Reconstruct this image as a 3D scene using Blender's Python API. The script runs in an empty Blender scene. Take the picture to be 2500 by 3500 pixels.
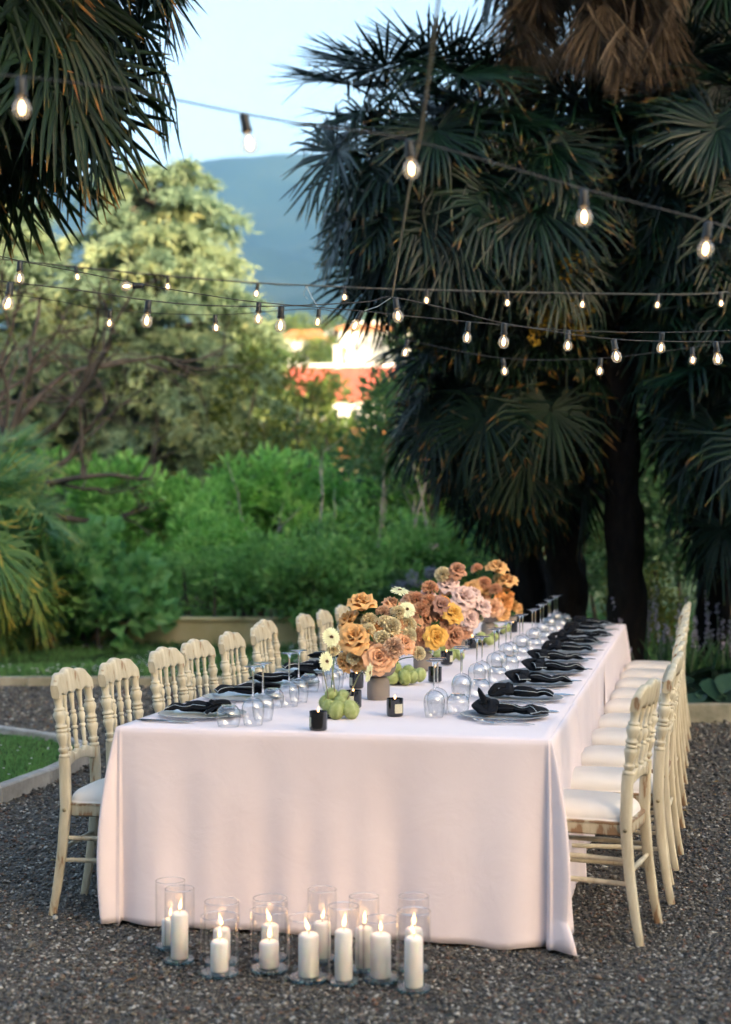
import bpy, math, random
import numpy as np
from mathutils import Vector, Matrix, Euler

scene = bpy.context.scene
COL = scene.collection
R = math.radians
rng = np.random.default_rng(11)
random.seed(5)

# ------------------------------------------------------------------ camera
EYE = 1.52
cam = bpy.data.cameras.new('camera')
cam.sensor_fit = 'VERTICAL'
cam.sensor_height = 36.0
cam.lens = 5150 / 3500 * 36.0
cam.clip_start, cam.clip_end = 0.05, 9000
cam.shift_y = 40 / 3500.0
cam.dof.use_dof = True
cam.dof.focus_distance = 6.7
cam.dof.aperture_fstop = 1.9
cam_o = bpy.data.objects.new('camera', cam)
COL.objects.link(cam_o)
cam_o.location = (0, 0, EYE)
cam_o.rotation_euler = (R(90), 0, 0)
scene.camera = cam_o

# ------------------------------------------------------------------ sky, sun, exposure
SUN_EL, SUN_ROT = R(13), R(143)
world = bpy.data.worlds.new('World')
scene.world = world
world.use_nodes = True
nt = world.node_tree
sky = nt.nodes.new('ShaderNodeTexSky')
sky.sky_type = 'NISHITA'
sky.sun_disc = False
sky.sun_elevation, sky.sun_rotation = SUN_EL, SUN_ROT
sky.air_density, sky.dust_density, sky.ozone_density = 1.0, 4.6, 0.5
nt.links.new(sky.outputs[0], nt.nodes['Background'].inputs[0])
nt.nodes['Background'].inputs[1].default_value = 0.15
sun = bpy.data.lights.new('sun', 'SUN')
sun.energy, sun.angle, sun.color = 5.0, R(0.5), (1.0, 0.80, 0.56)
sun_o = bpy.data.objects.new('sun', sun)
COL.objects.link(sun_o)
to_sun = Vector((math.sin(SUN_ROT) * math.cos(SUN_EL), math.cos(SUN_ROT) * math.cos(SUN_EL), math.sin(SUN_EL)))
sun_o.rotation_euler = to_sun.to_track_quat('Z', 'Y').to_euler()
sun_o.location = to_sun * 60
vs = scene.view_settings
scene.display_settings.display_device = 'sRGB'
vs.view_transform, vs.look, vs.exposure, vs.gamma = 'Standard', 'None', 2.3, 1.0
vs.use_curve_mapping = False
cy = scene.cycles
cy.use_denoising = True
cy.max_bounces, cy.diffuse_bounces, cy.glossy_bounces = 8, 2, 3
cy.transmission_bounces, cy.transparent_max_bounces, cy.volume_bounces = 8, 24, 0
cy.sample_clamp_indirect = 4.0
cy.caustics_reflective = cy.caustics_refractive = False
cy.use_adaptive_sampling = True
cy.adaptive_threshold = 0.035

# ------------------------------------------------------------------ mesh helpers
class G:
    """collects geometry (vertices, faces, one tone value per vertex)"""
    def __init__(s):
        s.v, s.f, s.t, s.n = [], [], [], 0
    def add(s, v, faces, tone=0.5):
        v = np.asarray(v, float).reshape(-1, 3)
        if isinstance(faces, np.ndarray): faces = [faces]
        for a in faces:
            a = np.asarray(a, int)
            if a.size: s.f.append(a + s.n)
        t = np.asarray(tone, float)
        s.t.append(np.full(len(v), float(t)) if t.ndim == 0 else t.ravel())
        s.v.append(v); s.n += len(v)
        return s

def make_mesh(name, g, smooth=True, sharp=None, tone=True):
    V = np.concatenate(g.v); loops = np.concatenate([a.ravel() for a in g.f])
    tot = np.concatenate([np.full(len(a), a.shape[1]) for a in g.f])
    st = np.concatenate([[0], np.cumsum(tot)[:-1]])
    me = bpy.data.meshes.new(name)
    me.vertices.add(len(V)); me.vertices.foreach_set('co', V.astype(np.float32).ravel())
    me.loops.add(len(loops)); me.loops.foreach_set('vertex_index', loops.astype(np.int32))
    me.polygons.add(len(tot)); me.polygons.foreach_set('loop_start', st.astype(np.int32))
    me.polygons.foreach_set('use_smooth', np.full(len(tot), bool(smooth)))
    if tone:
        at = me.attributes.new('tone', 'FLOAT', 'POINT')
        at.data.foreach_set('value', np.concatenate(g.t).astype(np.float32))
    me.update(calc_edges=True); me.validate()
    if smooth and sharp: me.set_sharp_from_angle(angle=R(sharp))
    return me

def link(name, data, parent=None, loc=(0, 0, 0), rot=(0, 0, 0), scale=1.0, mat=None):
    o = bpy.data.objects.new(name, data)
    COL.objects.link(o)
    if parent: o.parent = parent
    o.location = loc; o.rotation_euler = rot
    o.scale = (scale,) * 3 if np.isscalar(scale) else scale
    if mat is not None:
        if len(data.materials) == 0: data.materials.append(mat)
        elif data.materials[0] is not mat:
            o.material_slots[0].link = 'OBJECT'; o.material_slots[0].material = mat
    return o

def build(name, g, mat, parent=None, smooth=True, sharp=None, **k):
    return link(name, make_mesh(name, g, smooth, sharp), parent, mat=mat, **k)

def tag(o, label, cat=None, group=None, kind=None):
    if label: o['label'] = label
    if cat: o['category'] = cat
    if group: o['group'] = group
    if kind: o['kind'] = kind
    return o

def empty(name, loc, rz=0.0):
    o = bpy.data.objects.new(name, None); COL.objects.link(o)
    o.empty_display_size = 0.05; o.location = loc; o.rotation_euler = (0, 0, rz)
    return o

def copy_tree(o, parent=None):
    c = o.copy(); COL.objects.link(c); c.parent = parent
    for ch in o.children: copy_tree(ch, c)
    return c

def grid_faces(nu, nv, wrap_u=False, wrap_v=False):
    iu = np.arange(nu if wrap_u else nu - 1); iv = np.arange(nv if wrap_v else nv - 1)
    a, b = np.meshgrid(iu, iv, indexing='ij'); a = a.ravel(); b = b.ravel()
    a2, b2 = (a + 1) % nu, (b + 1) % nv
    return np.stack([a * nv + b, a2 * nv + b, a2 * nv + b2, a * nv + b2], 1)

def lathe(g, prof, n=24, tone=0.5, center=(0, 0, 0), cap=True):
    p = np.asarray(prof, float); a = np.linspace(0, 2 * np.pi, n, endpoint=False)
    v = np.stack([p[:, None, 0] * np.cos(a), p[:, None, 0] * np.sin(a), np.repeat(p[:, None, 1], n, 1)], -1)
    fs = [grid_faces(len(p), n, False, True)[:, ::-1]]
    g.add(v.reshape(-1, 3) + np.asarray(center), fs, tone)
    return g

def frames(P):
    P = np.asarray(P, float); T = np.gradient(P, axis=0); T /= np.linalg.norm(T, axis=1, keepdims=True) + 1e-12
    ref = np.array([0, 0, 1.0]) if abs(T[0, 2]) < .9 else np.array([1.0, 0, 0])
    N = np.zeros_like(P); n = ref - T[0] * (ref @ T[0]); n /= np.linalg.norm(n); N[0] = n
    for i in range(1, len(P)):
        n = n - T[i] * (n @ T[i]); n /= np.linalg.norm(n) + 1e-12; N[i] = n
    return T, N, np.cross(T, N)

def tube(g, P, rad, n=8, tone=0.5, cap=True):
    P = np.asarray(P, float); T, N, B = frames(P); rad = np.broadcast_to(np.asarray(rad, float), (len(P),))
    a = np.linspace(0, 2 * np.pi, n, endpoint=False)
    v = P[:, None] + rad[:, None, None] * (np.cos(a)[None, :, None] * N[:, None] + np.sin(a)[None, :, None] * B[:, None])
    fs = [grid_faces(len(P), n, False, True)]
    if cap: fs += [np.arange(n)[None, ::-1], (np.arange(n) + (len(P) - 1) * n)[None]]
    if np.ndim(tone) == 1: tone = np.repeat(tone, n)
    g.add(v.reshape(-1, 3), fs, tone)
    return g

def smooth_path(P, k=6):
    P = np.asarray(P, float); Q = np.vstack([2 * P[0] - P[1], P, 2 * P[-1] - P[-2]]); out = []
    for i in range(1, len(Q) - 2):
        a, b, c, d = Q[i - 1:i + 3]
        for t in np.linspace(0, 1, k, endpoint=False):
            out.append(.5 * (2 * b + (c - a) * t + (2 * a - 5 * b + 4 * c - d) * t * t + (3 * b - a - 3 * c + d) * t ** 3))
    out.append(P[-1]); return np.array(out)

def box(g, c, s, tone=0.5, bev=0.0, rz=0.0):
    """a box, its edges chamfered by bev"""
    c = np.asarray(c, float); h = np.asarray(s, float) / 2
    if bev <= 0:
        v = np.array([[x, y, z] for x in (-1, 1) for y in (-1, 1) for z in (-1, 1)]) * h
        f = np.array([[0, 1, 3, 2], [4, 6, 7, 5], [0, 4, 5, 1], [2, 3, 7, 6], [0, 2, 6, 4], [1, 5, 7, 3]])
        fs = [f]
    else:
        b = min(bev, h.min() * .9); v = []
        for x in (-1, 1):
            for y in (-1, 1):
                for z in (-1, 1):
                    for ax in range(3):
                        q = np.array([x, y, z]) * (h - b); q[ax] = np.array([x, y, z])[ax] * h[ax]; v.append(q)
        v = np.array(v)
        I = lambda x, y, z, ax: ((x * 2 + y) * 2 + z) * 3 + ax
        q4 = []
        for ax in range(3):
            for sgn in (0, 1):
                o = [k for k in range(3) if k != ax]; c4 = []
                for (p, r) in ((0, 0), (1, 0), (1, 1), (0, 1)):
                    k = [0, 0, 0]; k[ax] = sgn; k[o[0]] = p; k[o[1]] = r; c4.append(I(*k, ax))
                q4.append(c4)
        for ax in range(3):
            o = [k for k in range(3) if k != ax]
            for p in (0, 1):
                for r in (0, 1):
                    k0 = [0, 0, 0]; k0[o[0]] = p; k0[o[1]] = r; k1 = list(k0); k1[ax] = 1
                    q4.append([I(*k0, o[0]), I(*k1, o[0]), I(*k1, o[1]), I(*k0, o[1])])
        t3 = [[I(x, y, z, 0), I(x, y, z, 1), I(x, y, z, 2)] for x in (0, 1) for y in (0, 1) for z in (0, 1)]
        fs = [np.array(q4), np.array(t3)]
        # orient outwards
        fix = []
        for a in fs:
            P = v[a]; nn = np.cross(P[:, 1] - P[:, 0], P[:, 2] - P[:, 0]); m = P.mean(1)
            flip = (nn * m).sum(1) < 0; a = a.copy(); a[flip] = a[flip][:, ::-1]; fix.append(a)
        fs = fix
    if rz:
        cr, sr = math.cos(rz), math.sin(rz); v = v @ np.array([[cr, sr, 0], [-sr, cr, 0], [0, 0, 1]])
    g.add(v + c, fs, tone)
    return g

def norm(a): return a / (np.linalg.norm(a, axis=-1, keepdims=True) + 1e-9)

def leaves(g, P, D, N, L, W, tone, fold=.25, mid=.45):
    """rhombic leaves folded along the midrib: base P, direction D, normal N"""
    n = len(P); D = norm(D); N = norm(N - D * (N * D).sum(1, keepdims=True)); S = np.cross(D, N)
    L = np.broadcast_to(np.asarray(L, float), (n,))[:, None]; W = np.broadcast_to(np.asarray(W, float), (n,))[:, None]
    a = P; m = P + D * L * mid
    b = m + S * W * .5 + N * W * fold; c = m - S * W * .5 + N * W * fold; t = P + D * L - N * L * .12
    v = np.stack([a, b, t, c], 1).reshape(-1, 3); i = np.arange(n)[:, None] * 4
    f = np.concatenate([i + np.array([[0, 1, 2]]), i + np.array([[0, 2, 3]])])
    g.add(v, f, np.repeat(np.broadcast_to(tone, (n,)), 4))
    return g

def ico(sub=1):
    import bmesh
    b = bmesh.new(); bmesh.ops.create_icosphere(b, subdivisions=sub, radius=1)
    v = np.array([x.co[:] for x in b.verts]); f = np.array([[q.index for q in p.verts] for p in b.faces]); b.free()
    return v, f

# ------------------------------------------------------------------ materials
def nodes(name):
    m = bpy.data.materials.new(name); m.use_nodes = True
    t = m.node_tree; return m, t, t.nodes['Principled BSDF'], t.nodes['Material Output']

def ramp(t, stops):
    r = t.nodes.new('ShaderNodeValToRGB'); e = r.color_ramp.elements
    while len(e) < len(stops): e.new(.5)
    for k, (p, c) in zip(e, stops): k.position = p; k.color = (*c[:3], 1)
    return r

def noise(t, scale, detail=4, rough=.6, coord='Object', stretch=None, dist=0.0):
    tc = t.nodes.new('ShaderNodeTexCoord'); n = t.nodes.new('ShaderNodeTexNoise')
    n.inputs['Scale'].default_value = scale; n.inputs['Detail'].default_value = detail
    n.inputs['Roughness'].default_value = rough; n.inputs['Distortion'].default_value = dist
    src = tc.outputs[coord]
    if stretch:
        mp = t.nodes.new('ShaderNodeMapping'); mp.inputs['Scale'].default_value = stretch
        t.links.new(src, mp.inputs['Vector']); src = mp.outputs[0]
    t.links.new(src, n.inputs['Vector'])
    return n

def M(name, stops, rough=.6, spec=.5, scale=8, detail=4, bump=0, bscale=40, metal=0, coat=0, sheen=0, sss=0, stretch=None, coord='Object'):
    """plain surface: colour from noise through a ramp, optional bump"""
    m, t, b, o = nodes(name)
    if isinstance(stops, tuple):
        b.inputs['Base Color'].default_value = (*stops, 1)
    else:
        n = noise(t, scale, detail, stretch=stretch, coord=coord); r = ramp(t, stops)
        t.links.new(n.outputs[0], r.inputs[0]); t.links.new(r.outputs[0], b.inputs['Base Color'])
    b.inputs['Roughness'].default_value = rough; b.inputs['Specular IOR Level'].default_value = spec
    b.inputs['Metallic'].default_value = metal; b.inputs['Coat Weight'].default_value = coat
    b.inputs['Sheen Weight'].default_value = sheen
    if sss:
        b.inputs['Subsurface Weight'].default_value = sss; b.inputs['Subsurface Radius'].default_value = (.012, .006, .003)
    if bump:
        n2 = noise(t, bscale, 5, coord=coord, stretch=stretch); bp = t.nodes.new('ShaderNodeBump')
        bp.inputs['Strength'].default_value = bump; bp.inputs['Distance'].default_value = .01
        t.links.new(n2.outputs[0], bp.inputs['Height']); t.links.new(bp.outputs[0], b.inputs['Normal'])
    return m

def leafmat(name, stops, rough=.5, trans=.25, spec=.4, objvar=0.0):
    """leaf or petal: colour from the tone attribute, some light passing through"""
    m, t, b, o = nodes(name)
    at = t.nodes.new('ShaderNodeAttribute'); at.attribute_name = 'tone'
    r = ramp(t, stops); src = at.outputs['Fac']
    if objvar:
        oi = t.nodes.new('ShaderNodeObjectInfo'); ma = t.nodes.new('ShaderNodeMath'); ma.operation = 'MULTIPLY_ADD'
        ma.inputs[1].default_value = objvar; t.links.new(oi.outputs['Random'], ma.inputs[0])
        t.links.new(src, ma.inputs[2]); src = ma.outputs[0]
    t.links.new(src, r.inputs[0]); t.links.new(r.outputs[0], b.inputs['Base Color'])
    b.inputs['Roughness'].default_value = rough; b.inputs['Specular IOR Level'].default_value = spec
    if trans:
        tr = t.nodes.new('ShaderNodeBsdfTranslucent'); mx = t.nodes.new('ShaderNodeMixShader')
        mx.inputs[0].default_value = trans; t.links.new(r.outputs[0], tr.inputs[0])
        t.links.new(b.outputs[0], mx.inputs[1]); t.links.new(tr.outputs[0], mx.inputs[2]); t.links.new(mx.outputs[0], o.inputs[0])
    return m

def thin_glass(name, tint=(.97, .98, .99), edge=.35, refl=.07, diffuse=0.0, rough=.0):
    """a thin wall of glass: light passes straight on, the surface mirrors by Fresnel, thicker looking at grazing angles"""
    m, t, b, o = nodes(name); t.nodes.remove(b)
    tr = t.nodes.new('ShaderNodeBsdfTransparent'); gl = t.nodes.new('ShaderNodeBsdfGlossy'); gl.inputs['Roughness'].default_value = rough
    lf = t.nodes.new('ShaderNodeLayerWeight'); lf.inputs['Blend'].default_value = .5
    pw = t.nodes.new('ShaderNodeMath'); pw.operation = 'POWER'; pw.inputs[1].default_value = 4.0; t.links.new(lf.outputs['Facing'], pw.inputs[0])
    fr = t.nodes.new('ShaderNodeMath'); fr.operation = 'MULTIPLY_ADD'; fr.inputs[1].default_value = .9; fr.inputs[2].default_value = refl; t.links.new(pw.outputs[0], fr.inputs[0])
    lw = t.nodes.new('ShaderNodeLayerWeight'); lw.inputs['Blend'].default_value = edge
    r = ramp(t, [(0, tint), (.6, tuple(c * .95 for c in tint)), (.85, tuple(c * .75 for c in tint)), (1, tuple(c * .35 for c in tint))])
    t.links.new(lw.outputs['Facing'], r.inputs[0]); t.links.new(r.outputs[0], tr.inputs[0])
    mx = t.nodes.new('ShaderNodeMixShader'); t.links.new(fr.outputs[0], mx.inputs[0])
    t.links.new(tr.outputs[0], mx.inputs[1]); t.links.new(gl.outputs[0], mx.inputs[2]); out = mx.outputs[0]
    if diffuse:
        df = t.nodes.new('ShaderNodeBsdfDiffuse'); df.inputs[0].default_value = (.62, .64, .66, 1)
        m2 = t.nodes.new('ShaderNodeMixShader'); m2.inputs[0].default_value = diffuse
        t.links.new(out, m2.inputs[1]); t.links.new(df.outputs[0], m2.inputs[2]); out = m2.outputs[0]
    t.links.new(out, o.inputs[0])
    return m

def emit(name, col, strength):
    m, t, b, o = nodes(name)
    b.inputs['Base Color'].default_value = (0, 0, 0, 1)
    b.inputs['Emission Color'].default_value = (*col, 1); b.inputs['Emission Strength'].default_value = strength
    return m

# ================================================================== THE SETTING
def in_poly(X, Y, poly):
    poly = np.asarray(poly); ins = np.zeros(len(X), bool); j = len(poly) - 1
    for i in range(len(poly)):
        xi, yi = poly[i]; xj, yj = poly[j]
        c = ((yi > Y) != (yj > Y)) & (X < (xj - xi) * (Y - yi) / (yj - yi + 1e-12) + xi); ins ^= c; j = i
    return ins

BED = [(-2.62, 5.2), (-2.35, 6.6), (-2.0, 8.16), (-1.86, 8.74), (-1.76, 9.45), (-1.84, 9.82), (-2.07, 10.14), (-2.6, 10.6), (-5.2, 12.4), (-8, 10.5), (-8, 5.2)]
LAWN = [(-12, 14.1), (1.75, 14.1), (2.1, 13.4), (2.18, 11.5), (9, 11.35), (9, 28), (-12, 28)]

def hnoise(X, Y, s=1.0, seed=0):
    r = np.random.default_rng(seed); z = np.zeros_like(X, float)
    for k in range(7):
        a = r.uniform(0, 6.28); w = s * 1.75 ** k; z += np.sin((X * math.cos(a) + Y * math.sin(a)) * w + r.uniform(0, 6.28)) / 1.75 ** k
    return z

TY = [-900, 28, 36, 60, 110, 140, 170, 220, 300, 460, 900, 4200]
TZ = [0, 0, .6, 2.2, 6.6, 12.0, 20.0, 25.5, 29.0, 10, -12, -12]
def terrain_z(X, Y):
    z = np.interp(Y, TY, TZ); far = np.clip((Y - 40) / 60, 0, 1)
    return z + hnoise(X, Y, .03, 3) * .8 * far

# the sheet that reaches the horizon
ys = np.concatenate([np.linspace(-900, -60, 15), np.linspace(-40, 60, 41), np.linspace(65, 480, 70), np.linspace(520, 4200, 40)])
xs = np.concatenate([np.linspace(-2600, -220, 24), np.linspace(-200, 200, 81), np.linspace(220, 2600, 24)])
XX, YY = np.meshgrid(xs, ys, indexing='ij'); g = G()
g.add(np.stack([XX, YY, terrain_z(XX, YY)], -1), grid_faces(len(xs), len(ys))[:, ::-1] * 1)
m_ground = M('meadow_ground', [(.3, (.055, .085, .02)), (.55, (.11, .13, .045)), (.75, (.17, .16, .08))], .9, .2, scale=.12, detail=8)
ground = build('ground', g, m_ground); tag(ground, 'meadow ground rising to the hillside town', kind='structure')

# gravel court: a sheet of packed stones and the loose pebbles on it
def gravel_mat():
    m, t, b, o = nodes('gravel'); tc = t.nodes.new('ShaderNodeTexCoord')
    v = t.nodes.new('ShaderNodeTexVoronoi'); v.inputs['Scale'].default_value = 85; t.links.new(tc.outputs['Object'], v.inputs['Vector'])
    sp = t.nodes.new('ShaderNodeSeparateColor'); t.links.new(v.outputs['Color'], sp.inputs[0])
    r = ramp(t, [(0, (0.022, 0.020, 0.017)), (.35, (0.055, 0.049, 0.042)), (.6, (0.090, 0.081, 0.070)), (.8, (0.095, 0.070, 0.047)), (1, (0.200, 0.181, 0.155))])
    t.links.new(sp.outputs[0], r.inputs[0])
    n = noise(t, 1.1, 5); r2 = ramp(t, [(.3, (.62, .6, .58)), (.7, (1, 1, 1))]); t.links.new(n.outputs[0], r2.inputs[0])
    mx = t.nodes.new('ShaderNodeMix'); mx.data_type = 'RGBA'; mx.blend_type = 'MULTIPLY'; mx.inputs[0].default_value = 1
    t.links.new(r.outputs[0], mx.inputs[6]); t.links.new(r2.outputs[0], mx.inputs[7]); t.links.new(mx.outputs[2], b.inputs['Base Color'])
    b.inputs['Roughness'].default_value = .75
    bp = t.nodes.new('ShaderNodeBump'); bp.invert = True; bp.inputs['Strength'].default_value = 1; bp.inputs['Distance'].default_value = .008
    t.links.new(v.outputs['Distance'], bp.inputs['Height']); t.links.new(bp.outputs[0], b.inputs['Normal'])
    return m
gx = np.linspace(-14, 12, 90); gy = np.linspace(-6, 14.1, 80); A, B = np.meshgrid(gx, gy, indexing='ij'); g = G()
g.add(np.stack([A, B, .006 + .004 * hnoise(A, B, 1.1, 5) * .5], -1), grid_faces(90, 80)[:, ::-1] * 1)
tag(build('gravel_path', g, gravel_mat()), 'grey gravel court under the dining table', kind='structure')

def pebbles(n, seed):
    r = np.random.default_rng(seed)
    u = r.random(n); y0, y1 = 4.2, 14.0; k = .9
    Y = (y0 ** -k + u * (y1 ** -k - y0 ** -k)) ** (-1 / k)
    X = (r.random(n) * 2 - 1) * (.25 * Y + .3)
    keep = ~in_poly(X, Y, BED) & ~in_poly(X, Y, LAWN); X, Y = X[keep], Y[keep]; n = len(X)
    a = np.arange(6) * np.pi / 3
    base = np.vstack([np.stack([np.cos(a), np.sin(a), 0 * a], 1), [[.25, .1, .75], [0, 0, -.6]]])
    f = np.array([[i, (i + 1) % 6, 6] for i in range(6)] + [[(i + 1) % 6, i, 7] for i in range(6)])
    s = (r.lognormal(0, .33, n) * .0060 * np.clip(Y / 6.2, .9, 1.9))[:, None]
    sc = np.concatenate([s * r.uniform(.8, 1.35, (n, 1)), s * r.uniform(.7, 1.05, (n, 1)), s * r.uniform(.55, 1.0, (n, 1))], 1)
    v = base[None] * (1 + r.uniform(-.22, .22, (n, 8, 1))) * sc[:, None]
    c = r.uniform(0, 6.28, n); tl = r.uniform(-.5, .5, n)
    x, y, z = v[..., 0], v[..., 1], v[..., 2]
    x, z = x * np.cos(tl)[:, None] - z * np.sin(tl)[:, None], x * np.sin(tl)[:, None] + z * np.cos(tl)[:, None]
    x, y = x * np.cos(c)[:, None] - y * np.sin(c)[:, None], x * np.sin(c)[:, None] + y * np.cos(c)[:, None]
    zz = .006 + .002 * hnoise(X, Y, 1.1, 5) + s[:, 0] * r.uniform(.1, .8, n)
    v = np.stack([x + X[:, None], y + Y[:, None], z + zz[:, None]], -1)
    g = G(); g.add(v.reshape(-1, 3), (f[None] + (np.arange(n) * 8)[:, None, None]).reshape(-1, 3), np.repeat(r.random(n), 8))
    return g
m_peb = leafmat('pebble_stone', [(0, (0.021, 0.019, 0.018)), (.25, (0.057, 0.055, 0.050)), (.5, (0.103, 0.096, 0.085)), (.72, (0.129, 0.110, 0.081)), (.83, (0.129, 0.064, 0.041)), (.88, (0.204, 0.192, 0.174)), (1, (0.389, 0.374, 0.337))], .62, 0, .4)
tag(build('gravel', pebbles(120000, 2), m_peb), 'loose grey and brown pebbles covering the court', 'gravel', kind='stuff')

# kerbs: concrete edging stones laid end to end
m_kerb = M('kerb_concrete', [(.3, (.20, .19, .175)), (.55, (.33, .32, .30)), (.75, (.42, .41, .385))], .85, .3, scale=6, detail=8, bump=.35, bscale=60)
m_kerb2 = M('kerb_stone_mossy', [(.3, (.14, .14, .095)), (.55, (.27, .25, .19)), (.8, (.36, .34, .28))], .85, .3, scale=5, detail=8, bump=.35, bscale=60)
def kerb(label, pts, mat, h=.10, w=.075, step=1.0):
    root = empty('kerb', (pts[0][0], pts[0][1], 0)); tag(root, label, kind='structure'); r = np.random.default_rng(len(pts))
    P = [np.array(p, float) for p in pts]; o0 = P[0].copy()
    for a, b in zip(P[:-1], P[1:]):
        L = np.linalg.norm(b - a); n = max(1, round(L / step)); d = (b - a) / n
        for i in range(n):
            c = a + d * (i + .5) - o0; l = np.linalg.norm(d) - .006; g = G()
            box(g, (0, 0, h / 2 - .03 + r.uniform(-.004, .004)), (l, w, h + .06), bev=.009)
            build('kerb_stone', g, mat, root, smooth=False, loc=(c[0], c[1], 0), rot=(r.uniform(-.02, .02), 0, math.atan2(d[1], d[0]) + r.uniform(-.008, .008)))
kerb('grey concrete kerb round the small lawn bed', BED[:9], m_kerb)
kerb('low stone kerb along the back lawn', [(-12, 14.1), (1.75, 14.1)], m_kerb2, .09, .1)
kerb('mossy kerb of the planted bed under the palms', [(2.1, 13.4), (2.18, 11.5), (5.5, 11.42)], m_kerb2, .15, .09)

# lawns
m_soil = M('lawn_soil', [(.35, (.018, .035, .008)), (.6, (.035, .065, .015)), (.8, (.05, .075, .02))], .95, .1, scale=14, detail=6)
def lawn(name, label, poly, z):
    g = G(); n = len(poly); g.add([(x, y, z) for x, y in poly], np.arange(n)[None])
    o = build(name, g, m_soil, smooth=False); tag(o, label, kind='structure')
    if o.data.polygons[0].normal.z < 0: o.data.flip_normals()
lawn('lawn', 'small lawn bed inside the concrete kerb', BED, .055)
lawn('lawn', 'back lawn and planted beds beyond the gravel', LAWN, .05)
def grass(n, poly, box_, z, seed, h=(.03, .07), ymin=0, bias=1.5):
    r = np.random.default_rng(seed); x0, x1, y0, y1 = box_
    X = r.uniform(x0, x1, n); Y = y0 + (y1 - y0) * r.random(n) ** bias
    k = in_poly(X, Y, poly) & (np.abs(X) < .26 * Y + .4); X, Y = X[k], Y[k]; n = len(X)
    c = np.clip(.5 + .25 * hnoise(X, Y, 2.3, 8), .2, 1.2)
    H = r.uniform(*h, n) * c * np.clip(Y / 9, 1, 2); W = .0035 * np.clip(Y / 7, 1, 3)
    P = np.stack([X, Y, np.full(n, z)], 1); D = np.stack([r.normal(0, .35, n), r.normal(0, .35, n), np.ones(n)], 1)
    g = G(); leaves(g, P, D, r.normal(0, 1, (n, 3)), H, W, np.clip(r.random(n) * .6 + .4 * (c - .2), 0, 1), .2, .5); return g
m_grass = leafmat('grass_blade', [(0, (.06, .15, .045)), (.5, (.12, .28, .08)), (.85, (.18, .35, .11)), (1, (.28, .34, .14))], .55, .4)
tag(build('grass', grass(60000, BED, (-4.2, -1.7, 7.2, 12.2), .055, 4), m_grass), 'short grass of the small kerbed bed', 'grass', kind='stuff')
tag(build('grass', grass(90000, LAWN, (-6.5, 5.2, 11.5, 24), .05, 6, (.05, .10), bias=1.3), m_grass), 'rough grass of the back lawn', 'grass', kind='stuff')
def daisies(n, poly, box_, z, seed, s):
    r = np.random.default_rng(seed); x0, x1, y0, y1 = box_; X = r.uniform(x0, x1, n); Y = r.uniform(y0, y1, n)
    k = in_poly(X, Y, poly) & (hnoise(X, Y, 1.6, 9) > .1); X, Y = X[k], Y[k]; n = len(X); g = G(); Z = z + r.uniform(.03, .10, n)
    for q in range(3):
        a = r.uniform(0, 6.28, n)
        D = np.stack([np.cos(a), np.sin(a), r.uniform(-.1, .5, n)], 1); P = np.stack([X, Y, Z], 1) - D * s / 2
        leaves(g, P, D, np.tile([0, 0, 1.], (n, 1)), s, s * .7, r.random(n))
    return g
m_daisy = leafmat('daisy_petal', [(0, (.6, .6, .66)), (1, (.8, .78, .8))], .6, .2)
tag(build('daisies', daisies(1500, LAWN, (-5.5, 0, 14.3, 19), .06, 3, .035), m_daisy), 'small white clover flowers scattered over the back lawn', 'flowers', kind='stuff')
tag(build('daisies', daisies(260, BED, (-3.6, -1.7, 8.0, 11.5), .05, 5, .018), m_daisy), 'tiny pale flowers scattered over the kerbed bed', 'flowers', kind='stuff')

# mountain over the valley, and an unseen rise added behind the viewer to shade the garden
m_wood = M('far_forest', [(.3, (.008, .018, .010)), (.5, (.016, .032, .016)), (.66, (.03, .045, .024)), (.8, (.07, .06, .045))], .95, .1, scale=.006, detail=10, coord='Object')
xs = np.linspace(-2400, 2500, 170); ys = np.linspace(1150, 4000, 80); A, B = np.meshgrid(xs, ys, indexing='ij')
def mountain_z(A, B):
    ridge = np.interp(A, [-2400, -1300, -700, -420, -250, -100, 60, 250, 420, 700, 1200, 2500], [380, 520, 610, 652, 670, 676, 674, 664, 660, 690, 600, 420])
    up = np.clip((B - 1200) / (2700 - 1200), 0, 1); dn = np.clip((B - 2700) / 1300, 0, 1)
    return -14 + ridge * (up ** 1.15) * (1 - dn ** 2) + hnoise(A, B, .0045, 12) * 34 * np.sin(np.pi * np.clip(up, 0, 1) * .9) * (1 - dn)
Z = mountain_z(A, B)
g = G(); g.add(np.stack([A, B, Z], -1), grid_faces(170, 80)[:, ::-1] * 1)
tag(build('mountain', g, m_wood), 'blue hazy wooded mountain beyond the valley', kind='structure')
xs = np.linspace(-420, 330, 120); ys = np.linspace(-230, -14, 44); A, B = np.meshgrid(xs, ys, indexing='ij')
Z = (44.3 + .7 * hnoise(A, B, .06, 2) + 16 * np.exp(-((A + 25) / 50) ** 2)) * np.exp(-((B + 110) / 42) ** 2) * np.exp(-(np.maximum(np.abs(A - 20) - 160, 0) / 60) ** 2) - .6  # ridge height set to block the sun, hump to cut low sky light
g = G(); g.add(np.stack([A, B, Z], -1), grid_faces(120, 44)[:, ::-1] * 1)
tag(build('hill', g, m_wood), 'wooded rise on the sunset side of the garden', kind='structure')
for o in bpy.data.objects:
    if o.type == 'MESH' and o.get('kind') == 'structure' and o.data.polygons[0].normal.z < 0 and o.name.split('.')[0] in ('ground', 'gravel_path', 'mountain', 'hill'): o.data.flip_normals()

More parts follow.
